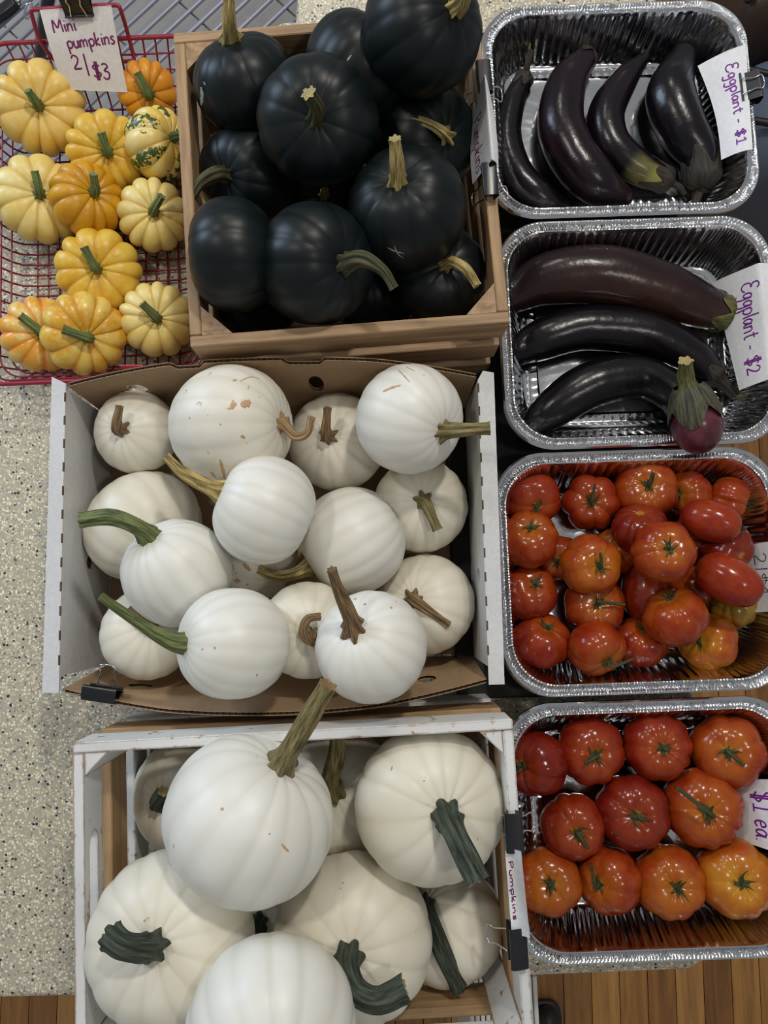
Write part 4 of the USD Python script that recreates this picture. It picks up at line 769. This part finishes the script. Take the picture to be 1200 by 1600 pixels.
# ------------------------------------------------------------------ black pumpkins in the pine crate
DP = [
 (402, 478, 62, .86, (420, 500), None, 'black pumpkin low in the front left, mostly hidden'),
 (585, 470, 62, .86, (590, 500), None, 'black pumpkin low in the front middle, mostly hidden'),
 (685, 430, 76, .84, (696, 413), st((746, 447, .022), 'stem_straw', 8, 5.5, [(708, 408, .016), (728, 420, .022)], flare=1.6), 'black pumpkin in the front right corner with curved yellowish stem'),
 (500, 300, 76, .84, (506, 305), st((508, 296, .020), 'stem_straw', 7, 5), 'black pumpkin deep in the middle of the pine crate'),
 (605, 195, 66, .84, (588, 190), st((606, 148, .035), 'stem_straw', 7, 6, flare=1.4), 'black pumpkin deep in the crate with upright pale stem'),
 (387, 276, 77, .90, (352, 275), st((297, 311, .012), 'stem_black', 11, 6, [(338, 272, .012), (314, 286, .012)], flare=1.3), 'black pumpkin at the left wall with stem bent towards the rail', .8),
 (664, 220, 84, .86, (698, 214), st((643, 185, .014), 'stem_straw', 8, 5, [(690, 205, .014), (668, 192, .016)], flare=2.0, ridge=.22), 'black pumpkin at the right wall with thin twisted stem', .78),
 (560, 106, 84, .88, (600, 40), None, 'black pumpkin at the back under the topmost one', .74),
 (364, 399, 87, .82, (450, 402), None, 'black pumpkin at the left front without a visible stem', .72),
 (383, 131, 80, .86, (362, 66), st((358, -20, .050), 'stem_straw', 12, 6, [(358, 35, .026)], flare=1.7, ridge=.18), 'black pumpkin in the back left corner with tall straw stem', .8, .10),
 (637, 327, 93, .92, (622, 284), st((617, 216, .040), 'stem_straw', 12, 8, [(621, 255, .020)], flare=1.4, ridge=.18, cut='cut_cork'), 'black pumpkin at the right with upright straw stem and pale scar', .8),
 (493, 413, 93, .92, (538, 412), st((616, 450, .014), 'stem_black', 13, 6, [(566, 404, .016), (598, 422, .018)], flare=1.5, ridge=.16, cut='cut_cork'), 'black pumpkin in the front middle with stem curving right', .74, .19),
 (497, 190, 95, .90, (493, 186), st((482, 145, .034), 'stem_black', 11, 9, [(496, 168, .018)], flare=1.4, ridge=.16, cut='cut_cork'), 'black pumpkin in the centre back with short stem standing up', .8),
 (660, 48, 94, .92, (708, 12), st((728, -22, .030), 'stem_straw', 12, 10, flare=1.4), 'topmost black pumpkin in the back right corner', .8, .20)]
items = [dict(px=a[0], py=a[1], r=a[2], flat=a[3], base=a[4], tol=a[7] if len(a) > 7 else .86, zmin=a[8] if len(a) > 8 else 0) for a in DP]
DF = settle(items, .0085, walls=(DC[0], DC[1], math.radians(4.6), .1465, .156, .185))
for i, (f, a) in enumerate(zip(DF, DP)):
    pumpkin(f, 'black_pumpkin', a[6], 'pumpkin', 'black pumpkins in the pine crate', 'black_skin', 12, .026, .12, 100 + i, a[5], nu=130, nv=56, sharp=.7, wob=.016, bot=.12, boxy=.92)

# ------------------------------------------------------------------ tomatoes
def tomato(f, label, group, m, n, depth, seed, tip=None, name='tomato', cal=1.):
    t = Thing(name, label, 'tomato', (f.C[0], f.C[1], f.C[2] - f.R * .8), group); dim = .20
    roma = name == 'roma_tomato'
    if roma: v, fc, cr, sh_, bd = ribbed(f.R, f.H, 5, .02, .04, seed, 80, 40, 1., .03, .02, boxy=.92)
    else: v, fc, cr, sh_, bd = ribbed(f.R, f.H, n, depth, dim, seed, 110, 46, 1.15, .035, .12, .45, .90)
    M = rot_to(f.a); t.part('body', (v @ M.T + f.C, fc), m, True, True, prim={'shoulder': sh_})
    if cal:
        g = np.random.default_rng(seed + 5); out = []; q0 = .05 if roma else dim; al, ar = [], []
        for k in range(6 if seed % 2 else 7):
            th = 2 * np.pi * k / (6 if seed % 2 else 7) + g.uniform(-.45, .45); L = f.R * g.uniform(.12, .30) * cal; s = np.linspace(0, 1, 12); curl = g.uniform(.0, 1.3); rr = .0012 + L * s
            zz = f.H * (1 - q0 * np.exp(-(rr / f.R / .40) ** 2)) * (np.sqrt(np.clip(1 - (rr / f.R) ** 2, 0, 1)) ** .9) + .0010 + curl * L * s ** 2.5
            side = g.uniform(-.8, .8) * s ** 2 * L; p = np.stack([rr * np.cos(th) - side * np.sin(th), rr * np.sin(th) + side * np.cos(th), zz], 1); w = f.R * .036 * (1 - s ** 2.2) * (.55 + .9 * np.sin(np.pi * np.clip(s + .25, 0, 1))) + .0003
            vv, ff, _, _ = tube(p, w, 8); c = np.repeat(p, 8, 0); c = np.vstack([c, p[:1], p[-1:]]); d = vv - c; vv = vv - np.array([0, 0, 1]) * d[:, 2:] * .75
            al.append(np.r_[np.repeat(s, 8), 0, 1]); ar.append(np.tile(np.linspace(0, 2, 8), 12)); ar.append([0, 0]); out.append(trimesh.Trimesh(vv @ M.T + f.C, ff, process=False))
        cm = cat_(out); t.part('calyx', cm, 'calyx_green', True, True, prim={'along': np.concatenate(al), 'around': np.concatenate(ar)})
        foot = f.C + f.a * (f.H * (1 - q0) - .001)
        if tip is not None: e = P(tip[0], tip[1], foot[2] + (tip[2] if len(tip) > 2 else .012))
        else: e = foot + f.a * f.R * g.uniform(.18, .28) + M @ np.array([*g.uniform(-.10, .10, 2), 0]) * f.R
        L = np.linalg.norm(e - foot); p = smoothpath([foot, foot + f.a * L * .4, e], 16); r = f.R * .044; vv, ff, al, ar = tube(p, r * (1 + .5 * np.exp(-(np.linspace(0, 1, 16) / .2) ** 2)), 10, .1); t.part('stem', (vv, ff), 'calyx_green', True, True, prim={'along': al, 'around': ar})
    return t
T3 = [ # px, py, r, base, tip, material, lobes, label
 (874, 872, 36, (871, 877), None, 'tomato_warm', 'small orange red tomato under the left pair'), (958, 862, 38, (950, 850), 0, 'tomato_warm', 'orange red tomato tucked behind the centre left one'),
 (1000, 826, 44, (1000, 800), 0, 'tomato_deep', 'dark red tomato under the large back one'), (1082, 848, 42, (1075, 830), 0, 'tomato_deep', 'dark red tomato low beneath the upper plum tomato'),
 (1138, 858, 40, (1160, 868), 0, 'tomato_deep', 'dark red tomato between the two plum tomatoes'), (1074, 914, 42, (1060, 900), 0, 'tomato_red', 'red tomato low in the middle of the heap'),
 (1146, 944, 38, (1140, 930), 0, 'tomato_green', 'half ripe greenish tomato under the lower plum tomato'),
 (834, 780, 43, (839, 792), None, 'tomato_red', 'red tomato in the back left corner of the heaped tray'), (922, 785, 46, (924, 784), (930, 756, .018), 'tomato_red', 'glossy lobed red tomato with upright stem at the back'),
 (1074, 772, 37, (1061, 772), None, 'tomato_warm', 'small orange red tomato behind the large back one'), (1138, 782, 38, (1168, 790), (1182, 793, .004), 'tomato_warm', 'orange red tomato at the back right with stem sideways'),
 (827, 926, 44, (836, 913), None, 'tomato_red', 'red tomato at the left wall, second from the front'), (929, 946, 48, (935, 942), (977, 945, .010), 'tomato_warm', 'orange red tomato with long bent stem in the front middle'),
 (847, 1001, 45, (856, 980), None, 'tomato_red', 'red tomato in the front left corner of the heaped tray'), (1001, 1003, 42, (1006, 982), None, 'tomato_red', 'red tomato at the front wall between its neighbours'),
 (1106, 1002, 46, (1090, 1000), (1072, 1008, .010), 'tomato_gold', 'yellow orange tomato in the front right of the heaped tray'), (932, 1012, 46, (950, 1034), (990, 1029, .004), 'tomato_warm', 'orange red tomato at the front wall with stem to the right'),
 (827, 843, 47, (830, 823), None, 'tomato_warm', 'orange red tomato at the left wall, second from the back'), (1008, 767, 50, (1013, 758), (1020, 738, .016), 'tomato_warm', 'large orange red tomato high at the back'),
 (923, 882, 48, (937, 884), (938, 864, .014), 'tomato_orange', 'large orange tomato on top at the centre left'), (1036, 862, 50, (1046, 857), None, 'tomato_warm', 'large orange red tomato on top in the centre'),
 (1055, 964, 50, (1046, 934), None, 'tomato_warm', 'large orange red tomato on top at the front right')]
items = [dict(px=a[0], py=a[1], r=a[2], flat=.84, base=a[3], tol=.80) for a in T3]
rom = [dict(px=1008, py=926, r=37, flat=1.28, base=(1003, 880), tol=.74), dict(px=1111, py=814, r=33, flat=1.42, base=(1156, 826), tol=.78), dict(px=1139, py=906, r=37, flat=1.46, base=(1092, 880), tol=.78)]
fs = settle(items[:7], ZF); settle(rom[:1], ZF, fs); settle(items[7:], ZF, fs); settle(rom[1:], ZF, fs)
romf = [fs[7], *fs[-2:]]; tf = fs[:7] + fs[8:-2]
for i, (f, a) in enumerate(zip(tf, T3)): tomato(f, a[6], 'tomatoes heaped in the third tray', a[5], (6, 7, 8, 5)[i % 4], .13 if 'lobed' in a[6] else .07, 150 + i, a[4] or None, cal=0 if a[4] == 0 else 1.)
for f, l, m, cl in zip(romf, ('red plum tomato standing in the middle of the heap', 'upper red plum tomato with dry curly calyx at the right', 'lower red plum tomato lying at the right of the heap'), ('tomato_red', 'tomato_red', 'tomato_red'), (0, 1.3, 0)): tomato(f, l, 'plum tomatoes in the third tray', m, 5, .02, 190 + len(l), name='roma_tomato', cal=cl)
T4 = [
 (839, 1193, 50, .86, (814, 1196), None, 'tomato_deep', 'dark red tomato in the back left corner, stem against the crate'), (922, 1172, 53, .82, (932, 1180), (913, 1193, .010), 'tomato_red', 'red tomato in the back row, second from the left'),
 (1026, 1165, 54, .82, (1036, 1170), (1046, 1174, .012), 'tomato_red', 'red tomato in the back row, third from the left'), (1137, 1173, 58, .80, (1138, 1175), (1163, 1196, .012), 'tomato_warm', 'broad lopsided tomato at the right end of the back row'),
 (895, 1291, 51, .84, (902, 1302), (919, 1326, .008), 'tomato_red', 'red tomato at the left of the middle row'), (987, 1268, 58, .84, (994, 1276), None, 'tomato_deep', 'tall oval red tomato in the centre of the tray'),
 (1098, 1262, 61, .80, (1107, 1269), (1056, 1230, .020), 'tomato_warm', 'large tomato with long green stem lying over it'), (857, 1378, 52, .82, (861, 1383), None, 'tomato_orange', 'orange tomato in the front left corner by the card'),
 (951, 1375, 51, .84, (935, 1382), (924, 1350, .014), 'tomato_warm', 'orange red tomato second in the front row with leafy stem'), (1045, 1377, 56, .82, (1058, 1388), None, 'tomato_orange', 'orange tomato third in the front row'),
 (1148, 1371, 59, .82, (1160, 1381), None, 'tomato_gold', 'yellow and orange tomato at the right end of the front row')]
items = [dict(px=a[0], py=a[1], r=a[2], flat=a[3], base=a[4], tol=.80) for a in T4]
for i, (f, a) in enumerate(zip(settle(items, ZF), T4)): tomato(f, a[7], 'large tomatoes in the front tray', a[6], (7, 8, 9, 6)[i % 4], .065, 220 + i, a[5])

# ------------------------------------------------------------------ eggplants
def eggplant(label, pts, m, husk, stem, floor=ZF, lift=None, seed=1, lobe=1., tone=None, group=None, stem_r=6.5, husk_end=True):
    """pts: (px, py, radius px) from the blossom end to the stem end; stem: pixels (px, py, dz) past the stem end"""
    a = np.array(pts, float); lift = lift or [0] * len(a); rows = []
    for (px, py, r), dz in zip(a, lift):
        z = floor + .02
        for _ in range(4): rm = r * MPP(px, py, z); z = floor + rm * .98 + dz
        rows.append([*P(px, py, z), rm])
    q = smoothpath(rows, 70); q[:, 2] = np.maximum(q[:, 2], floor + q[:, 3] * .97)
    C, R = q[:, :3], q[:, 3]; T, _, _ = frames(C); k = 9; ang = np.linspace(np.pi / 2, 0.06, k)[:-1]
    C = np.vstack([C[0] - np.outer(np.sin(ang), T[0]) * R[0], C, C[-1] + np.outer(np.sin(ang[::-1]), T[-1]) * R[-1] * .8]); R = np.r_[np.cos(ang) * R[0] + .0002, R, np.cos(ang[::-1]) * R[-1] + .0002]
    T, U, V = frames(C); nth = 44; th = np.linspace(0, 2 * np.pi, nth, endpoint=False); E = np.cos(th)[None, :, None] * U[:, None] + np.sin(th)[None, :, None] * V[:, None]
    B = C[:, None] + R[:, None, None] * E; n = len(C); v = np.vstack([B.reshape(-1, 3), C[:1], C[-1:]]); d = np.array([meshkit.fbm(v * 22 + seed, 3, seed)]).reshape(-1); ctr = np.vstack([np.repeat(C, nth, 0), C[:1], C[-1:]]); v = v + (v - ctr) * (.09 * (d - d.mean()))[:, None]
    f = [grid_faces(n, nth)]; j = np.arange(nth); k2 = (j + 1) % nth; f += [np.stack([np.full(nth, n * nth), k2, j], 1), np.stack([np.full(nth, n * nth + 1), (n - 1) * nth + j, (n - 1) * nth + k2], 1)]
    s = np.r_[0, np.cumsum(np.linalg.norm(np.diff(C, axis=0), axis=1))]; L = s[-1]; tn = np.zeros((n, nth))
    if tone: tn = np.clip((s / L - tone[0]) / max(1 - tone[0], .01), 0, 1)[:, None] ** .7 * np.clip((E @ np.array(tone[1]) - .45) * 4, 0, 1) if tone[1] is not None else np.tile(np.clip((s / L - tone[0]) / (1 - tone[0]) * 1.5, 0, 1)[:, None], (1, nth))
    t = Thing('eggplant', label, 'eggplant', (C[:, 0].mean(), C[:, 1].mean(), floor), group)
    t.part('body', (v, np.vstack(f)), m, True, True, prim={'shoulder': np.r_[tn.ravel(), 0, 0]})
    Bm = v[:n * nth].reshape(n, nth, 3); g = np.random.default_rng(seed); nu = 16; rb = R[-k - 2] if n > k + 2 else R.max(); ph = g.uniform(0, 6)
    ln = rb * lobe * (.75 + .95 * np.abs(np.cos(2.5 * th + ph)) ** 1.6 * (1 + .3 * np.sin(th * 3 + seed))); idx = np.linspace(0, 1, nu)
    rows = []
    for i, u in enumerate(idx):
        sv = L - .0005 - ln * u; pos = np.stack([[np.interp(sv[j], s, Bm[:, j, c]) for j in range(nth)] for c in range(3)], 1); cc = np.stack([np.interp(sv, s, C[:, c]) for c in range(3)], 1)
        e = pos - cc; e /= np.linalg.norm(e, axis=1, keepdims=True) + 1e-9; rows.append(pos + e * (.0020 - .0012 * u + .0006 * np.sin(th * 5 + u * 9)[:, None]) + T[-1] * .0012 * (1 - u))
    hv = np.vstack(rows); hf = grid_faces(nu, nth)[:, ::-1]; hv = np.vstack([hv, C[-1] + T[-1] * .002]); hf = np.vstack([hf, np.stack([np.full(nth, len(hv) - 1), k2, j], 1)[:, ::-1]])
    t.part('calyx', (hv, hf), husk, True, True, prim={'along': np.r_[np.repeat(idx, nth), 0], 'around': np.r_[np.tile(np.abs(th / np.pi - 1) * 6, nu), 0]})
    if stem:
        p = [C[-1] - T[-1] * .002] + [P(x, y, C[-1][2] + dz) for x, y, dz in stem]; kk = MPP(*stem[-1][:2], .05)
        stem_part(t, 'stem', p, stem_r * kk * 1.1, stem_r * kk * .8, husk, 1.7, .12, seed=seed, cut='cut_cork')
    return t
GA, GB = 'eggplants in the farthest tray', 'long eggplants in the second tray'
eggplant('thin curved black eggplant at the left of the farthest tray, stem up', [(880, 323, 12), (846, 310, 24), (808, 272, 26), (793, 215, 22), (802, 160, 18), (818, 125, 13)], 'aubergine_black', 'husk_dark', [(824, 100, .010), (829, 78, .014)], seed=1, group=GA, stem_r=5, lobe=1.4)
eggplant('thick purple eggplant, second from the left in the farthest tray', [(975, 307, 15), (932, 285, 34), (893, 240, 37), (876, 188, 36), (886, 132, 31), (913, 93, 19)], 'aubergine_purple', 'husk_dark', [(918, 72, .004), (912, 56, .0)], seed=2, group=GA, stem_r=6, lobe=.55)
eggplant('tapered eggplant with a yellow green patch near its husk', [(1011, 86, 7), (976, 125, 21), (947, 178, 28), (956, 228, 29), (999, 264, 25), (1036, 280, 19)], 'aubergine_patch', 'husk_dark', [(1062, 292, .0), (1070, 303, -.004)], seed=3, tone=(.76, (-.35, -.55, .75)), group=GA, stem_r=5, lobe=1.3)
eggplant('blunt black eggplant beside the $1 card with a big dark husk', [(1064, 92, 21), (1048, 145, 37), (1066, 200, 37), (1092, 240, 31), (1097, 272, 27)], 'aubergine_black', 'husk_dark', [(1092, 300, -.004), (1084, 326, .004)], seed=4, group=GA, stem_r=6.5, lobe=1.25)
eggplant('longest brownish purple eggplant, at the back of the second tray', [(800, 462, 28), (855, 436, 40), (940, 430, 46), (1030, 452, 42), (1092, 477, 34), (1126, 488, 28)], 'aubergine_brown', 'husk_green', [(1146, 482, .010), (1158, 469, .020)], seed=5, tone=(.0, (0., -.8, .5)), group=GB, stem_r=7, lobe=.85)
eggplant('curved black eggplant in the middle of the second tray', [(800, 558, 17), (838, 535, 31), (912, 513, 35), (1008, 521, 35), (1075, 552, 29), (1108, 580, 23)], 'aubergine_black', 'husk_dark', [(1126, 596, .0), (1150, 618, .0)], seed=6, group=GB, stem_r=9, lobe=.65)
eggplant('arched black eggplant at the front with a pinkish husk end', [(820, 680, 13), (858, 643, 30), (925, 601, 36), (1000, 590, 34), (1052, 616, 29), (1078, 652, 28), (1090, 664, 30)], 'aubergine_pink', 'husk_grey', None, lift=[0, 0, 0, 0, .008, .022, .034], seed=7, tone=(.93, None), group=GB, lobe=.3)
# the upright husk and stem over the end of the arched eggplant
def husk_cap():
    foot = P(1074, 602, .110); tipb = P(1090, 672, .092); ax = (foot - tipb); L = np.linalg.norm(ax); ax /= L; M = rot_to(ax); nth, nu = 60, 22; th = np.linspace(0, 2 * np.pi, nth, endpoint=False); u = np.linspace(0, 1, nu)[:, None]
    Rm = 38 * MPP(1086, 650, .06); ln = L * (.42 + .40 * np.abs(np.cos(2.0 * th + .9)) ** 1.2)[None]; z = -ln * u; r = Rm * np.clip(1 - ((z + L * .85) / (L * .98)) ** 2, .03, 1) ** .5; r = r * (1 + .05 * np.cos(5 * th)[None] * (1 - u)) + .0012
    v = np.stack([r * np.cos(th), r * np.sin(th), z], -1).reshape(-1, 3) @ M.T + foot; path = '/World/eggplant_006'; o = Thing.__new__(Thing); o.path = path; o.loc = np.array(Usd.Prim.GetAttribute(stage.GetPrimAtPath(path), 'xformOp:translate').Get()) - [0, 0, Z0]; o.rz = 0.
    o.part('husk', (v, grid_faces(nu, nth)[:, ::-1]), 'husk_grey', True, True, prim={'along': np.repeat(u, nth), 'around': np.tile(np.abs(th / np.pi - 1) * 7, nu)}, label='grey green husk with pointed lobes')
    m = blob(tipb + ax * L * .12, (1, 1, 1), 2, 0, 2.); zb = m.vertices - (tipb + ax * L * .12); zb = zb * np.array([Rm * .97, Rm * .97, L * .62]) ; m.vertices = zb @ M.T + (tipb + ax * L * .10)
    o.part('bulb_end', m, 'aubergine_pink', True, True, prim={'shoulder': np.clip(.55 + 8 * (zb[:, 2]) + .8 * np.array([meshkit.fbm(zb * 60, 3, 4)]).reshape(-1), .05, 1)}, label='purple pink bulbous end')
    stem_part(o, 'stem', [foot - ax * .006, foot + ax * .012, P(1071, 563, .128)], 13 * MPP(1074, 600, .08), 9.5 * MPP(1074, 580, .08), 'husk_green', 1.4, .12, seed=3, cut='cut_cork')
husk_cap()
